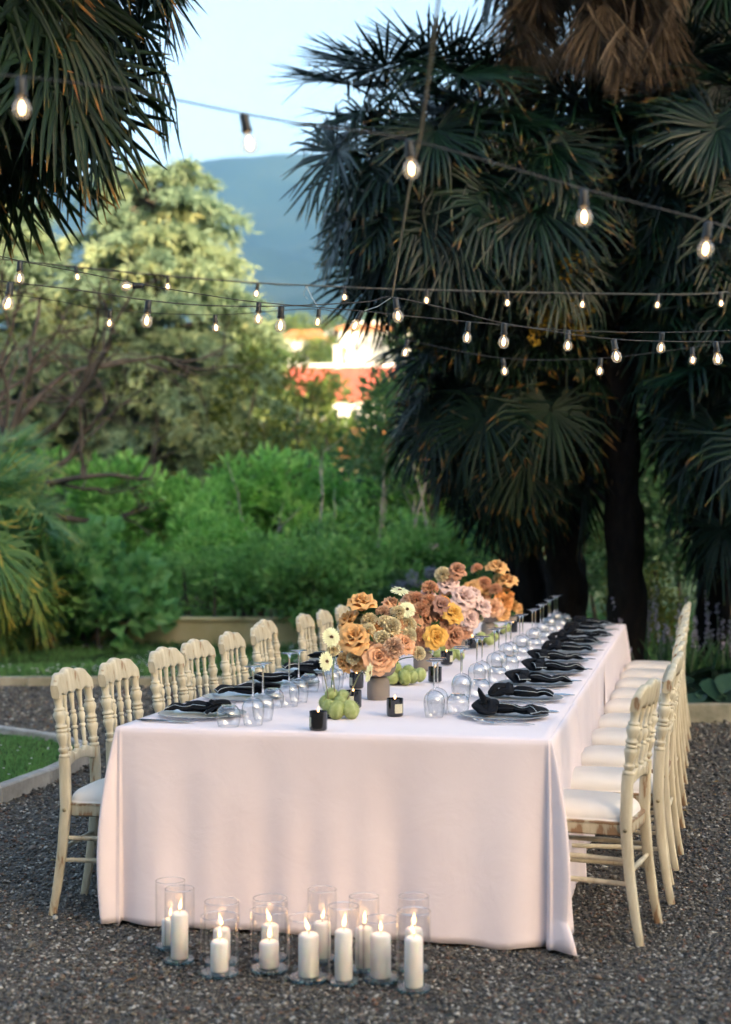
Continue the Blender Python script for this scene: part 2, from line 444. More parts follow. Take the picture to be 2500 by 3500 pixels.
# ------------------------------------------------------------------ houses on the hillside
m_white = M('white_render', [(.3, (.70, .68, .62)), (.7, (.80, .78, .72))], .85, .3, scale=.6)
m_cream = M('cream_render', [(.3, (.62, .52, .36)), (.7, (.72, .62, .45))], .85, .3, scale=.6)
m_orange = M('orange_tiles', [(.3, (.38, .15, .05)), (.7, (.5, .21, .08))], .8, .3, scale=2)
m_red = M('red_tiles', [(.3, (.36, .07, .045)), (.7, (.50, .12, .075))], .8, .3, scale=1.2, detail=6)
m_pane = M('dark_window', (.03, .035, .04), .15, .6)
m_frame = M('window_frame', (.55, .53, .5), .6)
def house(name, label, x, y, z, w, d, h, rh, wall, roof, rz=0., wins=(), hip=.0, over=.5, chim=()):
    root = empty(name, (x, y, z), rz); tag(root, label, 'house', 'houses on the hillside'); g = G()
    box(g, (0, 0, h / 2 - 2), (w, d, h + 4)); build('wall', g, wall, root, False)
    W, D = w / 2 + over, d / 2 + over; k = W - hip * W; e = h - .15
    v = [(-W, -D, e), (W, -D, e), (W, D, e), (-W, D, e), (-k, 0, h + rh), (k, 0, h + rh)]
    v2 = [(a, b, c + .25) for a, b, c in v]
    fs = [np.array([[0, 1, 5, 4], [2, 3, 4, 5]]), np.array([[1, 2, 5], [3, 0, 4]])]
    g = G(); g.add(v2, fs); g.add(v, [a[:, ::-1] for a in fs])
    g.add(v[:4] + v2[:4], np.array([[0, 1, 5, 4], [1, 2, 6, 5], [2, 3, 7, 6], [3, 0, 4, 7]]))
    rf = build('roof', g, roof, root, False)
    gr = G(); tube(gr, [(-k - .05, 0, h + rh + .27), (k + .05, 0, h + rh + .27)], .16, 6); build('ridge_cap', gr, m_white if 'red' in label else roof, rf, False)
    for cx, cyy, cz, cs, ch in chim:
        g = G(); box(g, (cx, cyy, cz + ch / 2), (cs, cs, ch), bev=.04); box(g, (cx, cyy, cz + ch + .08), (cs * 1.3, cs * 1.3, .16), bev=.03); build('chimney', g, m_white, rf, False)
    for wx, wz, ww, wh in wins:
        g = G(); box(g, (wx, -d / 2 - .02, wz), (ww, .08, wh)); wo = build('window', g, m_pane, root, False)
        g = G(); t_ = .09
        for c_, s_ in (((wx, -d / 2 - .05, wz + wh / 2 + t_ / 2), (ww + 2 * t_, .1, t_)), ((wx, -d / 2 - .05, wz - wh / 2 - t_ / 2), (ww + 2 * t_, .16, t_)),
                       ((wx - ww / 2 - t_ / 2, -d / 2 - .05, wz), (t_, .1, wh)), ((wx + ww / 2 + t_ / 2, -d / 2 - .05, wz), (t_, .1, wh)), ((wx, -d / 2 - .07, wz), (.06, .06, wh))): box(g, c_, s_)
        build('frame', g, m_frame, wo, False)
    return root
house('red_roofed_building', 'long white building under a broad red tiled roof', -.2, 112, 7.2, 11.6, 9, 3.2, 2.6, m_white, m_red, R(-3), [(-4, 1.9, 1, 1.3), (-2, 1.9, 1, 1.3), (0, 1.9, 1, 1.3), (2.2, 1.9, 1, 1.3), (4.2, 1.9, 1, 1.3)], .12, .4, [(-1.9, 0, 5.4, .5, 2.0)])
house('white_house', 'bright white house with a flat orange roof above the red roofs', 1.0, 170, 20.0, 8.2, 7, 3.0, .9, m_white, m_orange, R(4), [(-2.2, .9, .6, .8), (2.4, 1.3, .6, .8), (0.4, 1.2, .6, .8)], .45, .45)
house('white_house', 'small white house half hidden by hillside trees beside the cedar', -7.0, 176, 19.6, 4.5, 6, 3.2, .9, m_white, m_orange, R(-8), [(-1, 1.3, .6, .8), (1, 1.6, .6, .8)], .3, .4)
house('white_house', 'tiny pale house with grey slope high on the hillside', -3.6, 205, 24.6, 5, 5, 2.2, .7, m_white, m_white, R(12), [(0, 1.2, .6, .8)], .3, .3)
house('cream_house', 'cream house glimpsed low between shrubs beyond the hedge', 1.4, 62, 1.0, 5.0, 5, 3.0, 1.0, m_cream, m_orange, R(2), [(-1.2, 1.7, .7, 1), (1.0, 1.7, .7, 1)], .3, .3)

# a few fallen leaves on the gravel
r_ = np.random.default_rng(19); n = 46; Y_ = r_.uniform(4.7, 12, n); X_ = r_.uniform(-1, 1, n) * (.24 * Y_); k_ = ~in_poly(X_, Y_, BED); X_, Y_ = X_[k_], Y_[k_]; n = len(X_); g = G()
leaves(g, np.stack([X_, Y_, np.full(n, .022)], 1), np.stack([r_.normal(0, 1, n), r_.normal(0, 1, n), r_.normal(0, .15, n)], 1), np.tile([0, 0, 1.], (n, 1)), r_.uniform(.03, .055, n), r_.uniform(.012, .024, n), r_.random(n))
tag(build('fallen_leaves', g, leafmat('fallen_leaf', [(0, (.16, .07, .025)), (.5, (.25, .14, .05)), (1, (.33, .27, .12))], .7, .1), smooth=False), 'few dry brown leaves fallen on the gravel', 'leaves', kind='stuff')

# ================================================================== VEGETATION
def ellipsoid_dirs(r, n):
    d = r.normal(0, 1, (n, 3)); return norm(d)

def bush(g, c, rad, n, L, W, clumps=40, seed=0, rc=.3, up=.35, jitter=.25, low=-.35, tvar=.6):
    """leaf mass: clumps over an uneven ellipsoid, each a cluster of leaves"""
    r = np.random.default_rng(seed); c = np.asarray(c, float); rad = np.asarray(rad, float)
    d = ellipsoid_dirs(r, clumps * 3); d = d[d[:, 2] > low][:clumps]; k = len(d)
    C = d * (rad * (1 - r.random((k, 1)) ** 2 * .75)) * (1 + r.normal(0, jitter * .5, (k, 1))); cr = rc * rad.mean() * r.uniform(.6, 1.3, k)
    ct = r.random(k); i = r.integers(0, k, n); q = ellipsoid_dirs(r, n)
    P = C[i] + q * (cr[i] * r.random(n) ** .4)[:, None]
    D = norm(q + .5 * d[i] + np.array([0, 0, up]) + r.normal(0, .45, (n, 3))); N = norm(1.2 * q + .6 * d[i] + np.array([0, -.25, .6]) + r.normal(0, .45, (n, 3)))
    s = r.uniform(.65, 1.25, n)
    leaves(g, P + c, D, N, L * s, W * s, np.clip(.5 + tvar * (ct[i] - .5) + r.normal(0, .14, n), 0, 1)); return g

def twig_tree(g, p, d, L, r0, depth, r, spread=.6, tone=.5, ends=None, up=.1):
    p = np.asarray(p, float); d = norm(np.asarray(d, float)); n = 5; P = [p]
    for k in range(n):
        d = norm(d + r.normal(0, .16, 3) + np.array([0, 0, up * .3])); P.append(P[-1] + d * L / n)
    r1 = r0 * (.62 if depth else .35); tube(g, P, np.linspace(r0, r1, n + 1), 6 if r0 > .02 else 4, tone)
    if depth == 0:
        if ends is not None: ends.append(P[-1])
        return
    for k in range(r.integers(2, 4)):
        j = r.integers(2, n + 1); nd = norm(d + r.normal(0, spread, 3)); twig_tree(g, P[j] if k else P[-1], nd, L * r.uniform(.55, .85), r1 * r.uniform(.7, 1), depth - 1, r, spread, tone, ends, up)

m_bark = M('grey_bark', [(.3, (.06, .045, .035)), (.6, (.13, .10, .08)), (.8, (.2, .17, .14))], .9, .2, scale=9, detail=8, bump=.6, bscale=25, stretch=(1, 1, .3))
m_bark_pale = M('pale_bark', [(.3, (.26, .23, .19)), (.6, (.40, .37, .32)), (.8, (.5, .47, .42))], .9, .2, scale=5, detail=8, bump=.5, bscale=20)
m_cedar = leafmat('cedar_needles', [(0, (.12, .20, .14)), (.45, (.25, .36, .24)), (.8, (.38, .46, .26)), (1, (.5, .5, .22))], .6, .4)
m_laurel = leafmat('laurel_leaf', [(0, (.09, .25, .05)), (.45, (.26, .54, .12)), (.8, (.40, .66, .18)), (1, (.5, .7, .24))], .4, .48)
m_dark = leafmat('dark_shrub_leaf', [(0, (.03, .08, .03)), (.5, (.065, .16, .05)), (.85, (.11, .23, .07)), (1, (.18, .27, .09))], .5, .35)
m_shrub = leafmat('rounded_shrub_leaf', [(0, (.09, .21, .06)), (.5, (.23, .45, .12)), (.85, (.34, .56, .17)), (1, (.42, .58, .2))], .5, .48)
m_maple = leafmat('broad_maple_leaf', [(0, (.09, .23, .08)), (.5, (.20, .44, .14)), (1, (.34, .56, .22))], .45, .48)
m_mid = leafmat('maple_leaf', [(0, (.03, .09, .035)), (.5, (.07, .17, .06)), (1, (.14, .26, .10))], .45, .35)
m_olive = leafmat('olive_leaf', [(0, (.045, .075, .012)), (.5, (.10, .13, .018)), (1, (.22, .21, .025))], .5, .35)
m_hill = leafmat('hillside_leaf', [(0, (.04, .085, .018)), (.5, (.09, .15, .03)), (1, (.20, .23, .05))], .6, .3)

def plant(name, label, cat, loc, fol, mat, stems=None, smat=None, group=None, fname='foliage', sname='stem'):
    root = empty(name, loc); tag(root, label, cat, group)
    build(fname, fol, mat, root, False)
    if stems is not None:
        for s in (stems if isinstance(stems, list) else [stems]): build(sname, s, smat or m_bark, root)
    return root

# --- blue cedar: tiers of flat drooping boughs
def cedar(name, label, x, y, z, H, RAD, seed, nb=150, low=.14):
    r = np.random.default_rng(seed); root = empty(name, (x, y, z)); tag(root, label, 'tree')
    g = G(); zz = np.linspace(0, H * .98, 14); tube(g, np.stack([.15 * np.sin(zz * .7), .1 * np.cos(zz * .6), zz], 1), np.linspace(.34, .03, 14), 12); build('trunk', g, m_bark, root)
    g = G(); gb = G(); PP, DD, NN, TT, LL = [], [], [], [], []
    for i in range(nb):
        tier = int(i / nb * 19); f = low + (1 - low) * (tier + .25 * r.normal(0, 1) + .5) / 19.5; f = min(max(f, low), .99); h = f * H; az = i * 2.39996 + r.normal(0, .3)
        L = RAD * (1.03 - f) ** .45 * r.uniform(.62, 1.12)
        a = np.array([math.cos(az), math.sin(az), 0]); b = np.array([-a[1], a[0], 0]); ns = 12; s = np.linspace(0, 1, ns)
        rise = r.uniform(.10, .24) + .5 * f ** 3; B = a * (s * L)[:, None] + np.array([0, 0, 1.]) * (h + L * (rise * s - .42 * s ** 2.4 * r.uniform(.6, 1.2)))[:, None] + b * (np.sin(s * 2.5) * .12 * L * r.normal(0, .6))[:, None]
        tube(gb, B[::2], np.linspace(.055, .008, len(B[::2])) * (L / RAD + .35), 5); bt = r.random()
        nt_ = int(9 + 15 * L / RAD)
        for k in range(nt_):
            s0 = r.uniform(.18, 1) ** .8; p = np.array([np.interp(s0, s, B[:, q]) for q in range(3)]); side = 1 if k % 2 else -1
            d = norm(a * r.uniform(.4, 1) + b * side * r.uniform(.4, 1.1) * (1.15 - s0) ** .4 + np.array([0, 0, r.uniform(-.22, .02)])); l = (.30 + .30 * (1 - s0)) * L * .5 * r.uniform(.6, 1.2) + .2
            n = int(9 + l * 27); u = (np.arange(n) + r.random(n)) / n
            P = p + d * (u * l)[:, None] + np.array([0, 0, -1.]) * (l * .38 * u ** 2.2)[:, None] + r.normal(0, 1, (n, 3)) * [.035, .035, .018]
            PP.append(P); DD.append(d + r.normal(0, .5, (n, 3)) + np.array([0, 0, -.15])); NN.append(np.array([0, 0, 1.]) + r.normal(0, .35, (n, 3)))
            TT.append(np.clip(.45 + .5 * (bt - .5) + .25 * u + r.normal(0, .1, n), 0, 1)); LL.append(r.uniform(.15, .30, n))
    P, D, N, T, L = map(np.concatenate, (PP, DD, NN, TT, LL))
    leaves(g, P, D, N, L, L * .22, T); build('crown', g, m_cedar, root, False); build('branch', gb, m_bark, root)
    return root
cedar('cedar_tree', 'tall broad blue cedar with its top catching evening sun', -4.35, 31, -.6, 9.5, 3.35, 5, 230, .10)
cedar('cedar_tree', 'second blue cedar standing behind the bare branched shrub', -7.6, 30.5, -.6, 8.6, 3.6, 8, 200, .10)

# --- bare branched magnolia by the cedar
r = np.random.default_rng(21); root = empty('bare_branched_tree', (-5.0, 20.4, 0)); tag(root, 'leafless grey tree with crooked spreading branches before the cedar', 'tree')
g = G(); ends = []
tube(g, smooth_path([(0, 0, 0), (.05, 0, .8), (-.05, .05, 1.7), (.1, 0, 2.4)]), np.linspace(.13, .09, 19), 10); build('trunk', g, m_bark, root)
g = G()
for d, L in (((.9, -.2, .55), 1.5), ((.6, .2, .9), 1.6), ((.2, -.3, 1), 1.6), ((-.5, .1, 1), 1.5), ((1, .1, .12), 1.35), ((.8, -.4, .3), 1.3), ((.5, 0, 1.3), 1.5), ((-.2, 0, 1.2), 1.6), ((1, 0, -.1), 1.2)):
    twig_tree(g, (.08, 0, r.uniform(1.5, 2.4)), d, L, .06, 3, r, .55, ends=ends)
build('branch', g, m_bark, root)
g = G(); E_ = np.array(ends); r2 = np.random.default_rng(2); n = 700; i = r2.integers(0, len(E_), n)
leaves(g, E_[i] + r2.normal(0, .12, (n, 3)), r2.normal(0, 1, (n, 3)), r2.normal(0, 1, (n, 3)), r2.uniform(.06, .12, n), .04, r2.random(n)); build('leaves', g, m_olive, root, False)

# --- hedges and shrubs beyond the lawn
def hedge(name, label, segs, mat, n, L, W, seed, clumps=40, rc=.32, stems=True):
    g = G(); r = np.random.default_rng(seed); k = len(segs); gs = G(); o = segs[0][0]
    for j, (c, rad) in enumerate(segs):
        c = np.asarray(c, float) - np.array([o[0], o[1], 0]); bush(g, c, rad, n // k, L, W, clumps, seed + j, rc)
        if stems:
            for q in range(3):
                a = r.uniform(0, 6.28); tube(gs, smooth_path([(c[0] + .15 * math.cos(a), c[1] + .15 * math.sin(a), 0), (c[0] + .3 * math.cos(a), c[1] + .3 * math.sin(a), c[2] * .6), (c[0] + .6 * rad[0] * math.cos(a), c[1] + .6 * rad[1] * math.sin(a), c[2] + rad[2] * .4)], 4), np.linspace(.03, .012, 9), 5)
    return plant(name, label, 'hedge' if 'hedge' in name else 'shrub', (o[0], o[1], 0), g, mat, gs if stems else None)
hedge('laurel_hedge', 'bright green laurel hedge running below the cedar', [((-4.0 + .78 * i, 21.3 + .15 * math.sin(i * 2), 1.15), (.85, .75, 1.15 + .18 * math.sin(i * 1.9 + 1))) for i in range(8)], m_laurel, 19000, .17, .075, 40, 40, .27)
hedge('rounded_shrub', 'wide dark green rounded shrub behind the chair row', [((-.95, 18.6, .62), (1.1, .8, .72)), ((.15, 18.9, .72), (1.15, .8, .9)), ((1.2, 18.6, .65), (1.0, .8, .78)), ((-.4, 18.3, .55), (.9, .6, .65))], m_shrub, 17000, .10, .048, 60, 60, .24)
hedge('leafy_shrub', 'broad leaved maple shrub at the edge of the lawn', [((-3.55, 17.4, .62), (.72, .6, .72)), ((-3.05, 17.5, .55), (.62, .55, .62)), ((-3.9, 17.7, .5), (.6, .5, .55))], m_maple, 3600, .19, .17, 70, 34, .33)
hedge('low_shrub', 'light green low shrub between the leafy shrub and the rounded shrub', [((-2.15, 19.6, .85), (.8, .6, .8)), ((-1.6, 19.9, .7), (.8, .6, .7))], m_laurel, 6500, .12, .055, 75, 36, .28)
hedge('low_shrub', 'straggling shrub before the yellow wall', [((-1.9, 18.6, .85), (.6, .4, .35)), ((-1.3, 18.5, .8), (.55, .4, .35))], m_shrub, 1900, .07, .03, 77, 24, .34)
hedge('garden_hedge', 'green hedge showing between the palm trunks', [((2.1 + .8 * i, 17.6, 1.3), (.85, .7, 1.45)) for i in range(5)], m_mid, 20000, .10, .045, 90, 46, .30)
hedge('garden_hedge', 'dark hedge mass behind the palm crowns', [((1.2 + 1.3 * i, 20.5 + .3 * (i % 2), 2.6), (1.3, .9, 2.7)) for i in range(5)], m_dark, 24000, .15, .07, 95, 60, .28)
hedge('flowering_shrub', 'low shrub with yellowish leaves at the foot of the palm trunk', [((2.75, 15.3, .5), (.45, .4, .6)), ((1.75, 15.6, .5), (.35, .35, .55))], m_olive, 3000, .06, .03, 99, 20, .36)

# pale blossoms behind the flowers
root = empty('blossom_shrub', (.52, 17.3, 0)); tag(root, 'small shrub with greyish white blossom behind the flower arrangements', 'shrub')
g = G(); bush(g, (0, 0, .5), (.42, .35, .42), 1800, .09, .04, 16, 7, .36); build('foliage', g, m_dark, root, False)
r = np.random.default_rng(8); iv, if_ = ico(2)
m_gblos = leafmat('grey_blossom', [(0, (.16, .17, .22)), (1, (.34, .34, .40))], .6, .2)
for k in range(7):
    g = G(); c = np.array([r.uniform(-.22, .24), r.uniform(-.35, -.15), r.uniform(.72, .98)]); n = 34; q = ellipsoid_dirs(r, n)
    leaves(g, c + q * .045, q + r.normal(0, .6, (n, 3)), q, .045, .04, r.random(n)); build('blossom', g, m_gblos, root, False)
# low yellow wall of the terrace
m_ywall = M('yellow_plaster', [(.3, (.30, .24, .11)), (.5, (.52, .43, .22)), (.7, (.6, .52, .33)), (.85, (.66, .62, .5))], .9, .2, scale=1.6, detail=8, bump=.3)
root = empty('garden_wall', (-3.2, 18.15, 0)); tag(root, 'low stained yellow garden wall behind the lawn', 'wall')
g = G(); box(g, (1.7, 0, .155), (6.0, .24, .39), bev=.01); build('wall', g, m_ywall, root, False)
for k in range(6):
    g = G(); box(g, (-.78 + k * 1.0, 0, .372), (.992, .29, .04), bev=.010); build('coping', g, m_ywall, root, False)

# small garden trees in the gap below the town
def small_tree(name, label, x, y, h, rad, mat, seed, n=2600, L=.16, W=.07, z=0, bark=None, trunk=.06, crown=.62, group=None, clumps=26):
    r = np.random.default_rng(seed); root = empty(name, (x, y, z)); tag(root, label, 'tree', group); g = G()
    tube(g, smooth_path([(0, 0, -.5), (r.normal(0, .06), 0, h * .3), (r.normal(0, .1), r.normal(0, .1), h * crown), (r.normal(0, .1), 0, h * .9)], 4), np.linspace(trunk, trunk * .25, 13), 7); 
    for k in range(5): twig_tree(g, (0, 0, h * r.uniform(.35, .7)), (r.normal(0, 1), r.normal(0, 1), .9), rad * .8, trunk * .4, 1, r)
    build('trunk', g, bark or m_bark, root)
    g = G(); bush(g, (0, 0, h * crown + rad * .15), (rad, rad, h * (1 - crown) * .95), n, L, W, clumps, seed, .34, low=-.8, jitter=.4); build('crown', g, mat, root, False)
    return root
small_tree('olive_tree', 'yellow green young tree between cedar and red roof', -1.85, 26.5, 4.5, .85, m_olive, 3, 2000, .13, .06)
small_tree('olive_tree', 'slender yellow green tree before the red roof', -1.35, 29, 4.3, .7, m_olive, 4, 1300, .13, .06)
small_tree('garden_tree', 'bushy olive tree below the middle of the red roof', -.45, 34, 3.9, 1.0, m_olive, 6, 1700, .15, .07)
small_tree('garden_tree', 'grey green thin tree standing right behind the hedge', -.55, 24, 3.3, .9, m_mid, 7, 1900, .08, .035)
small_tree('garden_tree', 'feathery small tree next to the pale trunk', .35, 25, 3.4, .75, m_mid, 9, 1500, .08, .03)
small_tree('garden_tree', 'low olive bush tree at the foot of the cream house', .6, 44, 5.0, 1.5, m_olive, 10, 2000, .2, .09)
# bare saplings in front of the hedge
r = np.random.default_rng(31)
SAP = ['leaning sapling before the laurel hedge, nearest to the cedar', 'forked bare sapling in the middle of the laurel hedge', 'thin upright sapling beside the pale trunk', 'slanting bare sapling close to the palm fronds', 'short crooked sapling under the palm fronds']
for k, (x, y, h, ln) in enumerate(((-1.25, 20.2, 1.5, -.35), (-.68, 20.0, 1.9, .1), (.15, 20.3, 2.3, .1), (.45, 20.0, 2.2, .35), (.95, 19.8, 1.9, -.2))):
    root = empty('sapling', (x, y, 0)); tag(root, SAP[k], 'sapling', 'bare saplings by the hedge'); g = G()
    tube(g, smooth_path([(0, 0, 0), (ln * .15, 0, h * .4), (ln * .6, 0, h * .7), (ln * 1.1, 0, h)], 5), np.linspace(.032, .012, 16), 7); build('trunk', g, m_bark_pale, root)
    g = G(); twig_tree(g, (ln * .5, 0, h * .62), (.5 - ln, 0, .8), .6, .015, 1, r); build('branch', g, m_bark_pale, root); g = G(); twig_tree(g, (ln * 1.1, 0, h), (ln, 0, 1), .6, .012, 1, r); build('branch', g, m_bark_pale, root)
# pale pollarded trunk
root = empty('pale_trunk', (.62, 27, 0)); tag(root, 'tall pale bare trunk standing against the red roof', 'tree trunk'); g = G()
zz = np.linspace(-.3, 4.75, 26); r = np.random.default_rng(4); tube(g, np.stack([.03 * np.sin(zz * 2), 0 * zz, zz], 1), .10 + .012 * r.random(26) + .015 * np.sin(zz * 9), 10); build('trunk', g, m_bark_pale, root)
g = G(); bush(g, (0, 0, 4.8), (.17, .17, .45), 300, .2, .04, 10, 5, .4); build('crown', g, m_mid, root, False)

# hillside trees: each its own crown
r = np.random.default_rng(17); k = 0
side = ['round hillside tree %s' % s for s in ('just left of the white house', 'below the white house', 'between the two white houses', 'behind the red roof ridge', 'at the red roof end near the palms', 'above the small white house', 'uphill of the orange roof', 'beside the tiny pale house', 'at the red roof end near the cedar', 'below the red roof eaves', 'on the crest over the orange roof', 'on the crest over the cedar side', 'in the dip under the crest', 'downhill of the cream house', 'uphill of the red building', 'deep in the hillside grove', 'topmost in the hillside grove', 'on the slope toward the palms', 'at the foot of the hillside')]
side = [s.replace('just left of', 'hugging') for s in side]
HT = [(-4.9, 158, 4.4, 2.4), (.8, 146, 2.6, 2.6), (-2.2, 146, 2.8, 2.4), (-4.6, 126, 5, 2.7), (5.2, 124, 5, 2.6), (-9.5, 190, 6, 3.6), (3, 195, 6, 4.2), (-5.5, 214, 6, 4), (-8.4, 118, 5.5, 2.8), (-5.8, 96, 4.6, 2.2), (2, 236, 7, 5), (-8, 240, 7, 5), (-3.5, 188, 5, 3), (3.5, 84, 5, 2.2), (1.2, 134, 4.6, 2.6), (-11, 150, 7, 4), (-13, 225, 8, 5), (8, 160, 7, 4), (-2.6, 70, 4.4, 1.7)]
for (x, y, h, rad), lb in zip(HT, side):
    z = float(terrain_z(np.array([x]), np.array([y]))[0])
    small_tree('hillside_tree', lb, x, y, h, rad, m_hill, 200 + k, 1500, .5, .3, z, trunk=.16, crown=.5, group='trees on the hillside', clumps=24); k += 1
# a belt of far scrub nobody could count
g = G(); r = np.random.default_rng(61)
for q in range(60):
    x, y = r.uniform(-26, 22), r.uniform(70, 300); z = float(terrain_z(np.array([x]), np.array([y]))[0]); s = r.uniform(1.0, 2.2); bush(g, (x, y, z + s * .5), (s * 1.4, s, s), 260, .6, .4, 10, int(q + 500), .42)
tag(build('undergrowth', g, m_hill, smooth=False), 'scrub covering the hillside between the houses', 'scrub', kind='stuff')

# ------------------------------------------------------------------ fan palms
def frond_mesh(name, seed, elev, pet=.85, rad=.62, n=42, pitch=28, droop=.8, spread=150, dead=False, width=.030):
    r = np.random.default_rng(seed); g = G(); e = R(elev)
    s = np.linspace(0, 1, 8); th = e - R(14) * s ** 1.5 * 2
    P = np.cumsum(np.stack([np.cos(th), 0 * s, np.sin(th)], 1) * pet / 7, 0); P -= P[0]
    tube(g, P, np.linspace(.020, .009, 8), 6, 0.12 if not dead else .5)
    hub = P[-1]; ea = th[-1] - R(pitch)
    a = np.array([math.cos(ea), 0, math.sin(ea)]); b = np.array([0, 1., 0]); nn = np.cross(a, b); nn = nn if nn[2] > 0 or abs(nn[2]) < 1e-3 else -nn
    steps = np.array([0, .2, .4, .55, .68, .8, .9, 1.0]); dwn = np.array([0, 0, -1.])
    for i in range(n):
        ph = R(-spread + 2 * spread * (i + .5) / n) + r.normal(0, .012)
        Lf = rad * (.80 + .20 * math.cos(ph * .55)) * r.uniform(.93, 1.05) * (1 if abs(ph) < 2 else .82)
        d = math.cos(ph) * a + math.sin(ph) * b + nn * (.16 if not dead else .02) * r.uniform(.5, 1.4); d /= np.linalg.norm(d)
        kink = r.uniform(.48, .86); amt = droop * (r.uniform(.05, .7) if r.random() < .72 else r.uniform(.8, 1.3)); p = hub + d * .02; pts = [p]; D = [d]; cur = d
        for k in range(1, len(steps)):
            f = np.clip((steps[k] - kink + .12) / .2, 0, 1) * amt if not dead else droop * steps[k] * r.uniform(.7, 1.2)
            cur = norm(d * (1 - min(f, .97)) + dwn * f); p = p + cur * Lf * (steps[k] - steps[k - 1]); pts.append(p); D.append(cur)
        pts = np.array(pts); D = np.array(D); side = norm(np.cross(D, nn[None] + .15 * r.normal(0, 1, 3)))
        if dead: side = norm(side + r.normal(0, .8, 3))
        wf = np.minimum(steps * Lf * R(2 * spread / n) * 1.02 + .004, width) * np.interp(steps, [0, .5, .85, 1], [1, 1, .62, .12])
        if dead: wf *= .75
        up = norm(np.cross(side, D)); v = np.stack([pts + side * wf[:, None] * .5 - up * wf[:, None] * .22, pts + up * wf[:, None] * .12, pts - side * wf[:, None] * .5 - up * wf[:, None] * .22], 1)
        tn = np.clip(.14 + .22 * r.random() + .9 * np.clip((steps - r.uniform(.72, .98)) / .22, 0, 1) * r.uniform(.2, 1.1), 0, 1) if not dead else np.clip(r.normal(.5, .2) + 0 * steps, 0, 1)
        g.add(v.reshape(-1, 3), grid_faces(len(steps), 3), np.repeat(tn, 3))
    return make_mesh(name, g, True)

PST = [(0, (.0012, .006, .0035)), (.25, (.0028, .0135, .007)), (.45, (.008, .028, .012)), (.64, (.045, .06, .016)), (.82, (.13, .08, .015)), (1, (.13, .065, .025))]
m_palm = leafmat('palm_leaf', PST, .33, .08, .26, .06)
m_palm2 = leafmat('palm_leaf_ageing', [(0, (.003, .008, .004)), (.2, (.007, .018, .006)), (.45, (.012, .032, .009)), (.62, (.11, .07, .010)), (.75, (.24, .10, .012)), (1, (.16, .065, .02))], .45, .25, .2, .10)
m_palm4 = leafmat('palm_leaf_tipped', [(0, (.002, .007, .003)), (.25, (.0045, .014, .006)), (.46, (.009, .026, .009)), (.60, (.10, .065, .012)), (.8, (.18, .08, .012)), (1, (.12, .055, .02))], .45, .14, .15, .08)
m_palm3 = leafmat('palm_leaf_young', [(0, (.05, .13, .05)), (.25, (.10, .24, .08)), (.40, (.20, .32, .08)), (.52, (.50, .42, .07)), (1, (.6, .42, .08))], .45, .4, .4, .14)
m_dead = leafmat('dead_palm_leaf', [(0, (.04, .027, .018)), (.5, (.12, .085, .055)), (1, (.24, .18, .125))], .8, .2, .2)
m_ptrunk = M('palm_fibre', [(.3, (.006, .005, .004)), (.6, (.016, .012, .009)), (.85, (.035, .026, .018))], .95, .1, scale=14, detail=8, bump=.9, bscale=45, stretch=(1, 1, .35))
FR = [(e, frond_mesh('frond', 300 + i, e, rad=.60 + .05 * (i % 3), pitch=p, droop=dr, pet=.75 + .12 * (i % 2))) for i, (e, p, dr) in enumerate(((78, 12, .25), (60, 22, .4), (45, 30, .55), (30, 38, .7), (15, 45, .8), (0, 46, .9), (-15, 40, .9), (-32, 30, .8), (-50, 22, .6), (25, 60, .75), (5, 66, .7), (50, 48, .6)))]
DEAD = [frond_mesh('dead_frond', 400 + i, e, pet=.55, rad=.75, n=30, pitch=20, droop=.35, spread=52, dead=True) for i, e in enumerate((-72, -80, -65))]
for q in DEAD: q.materials.append(m_dead)

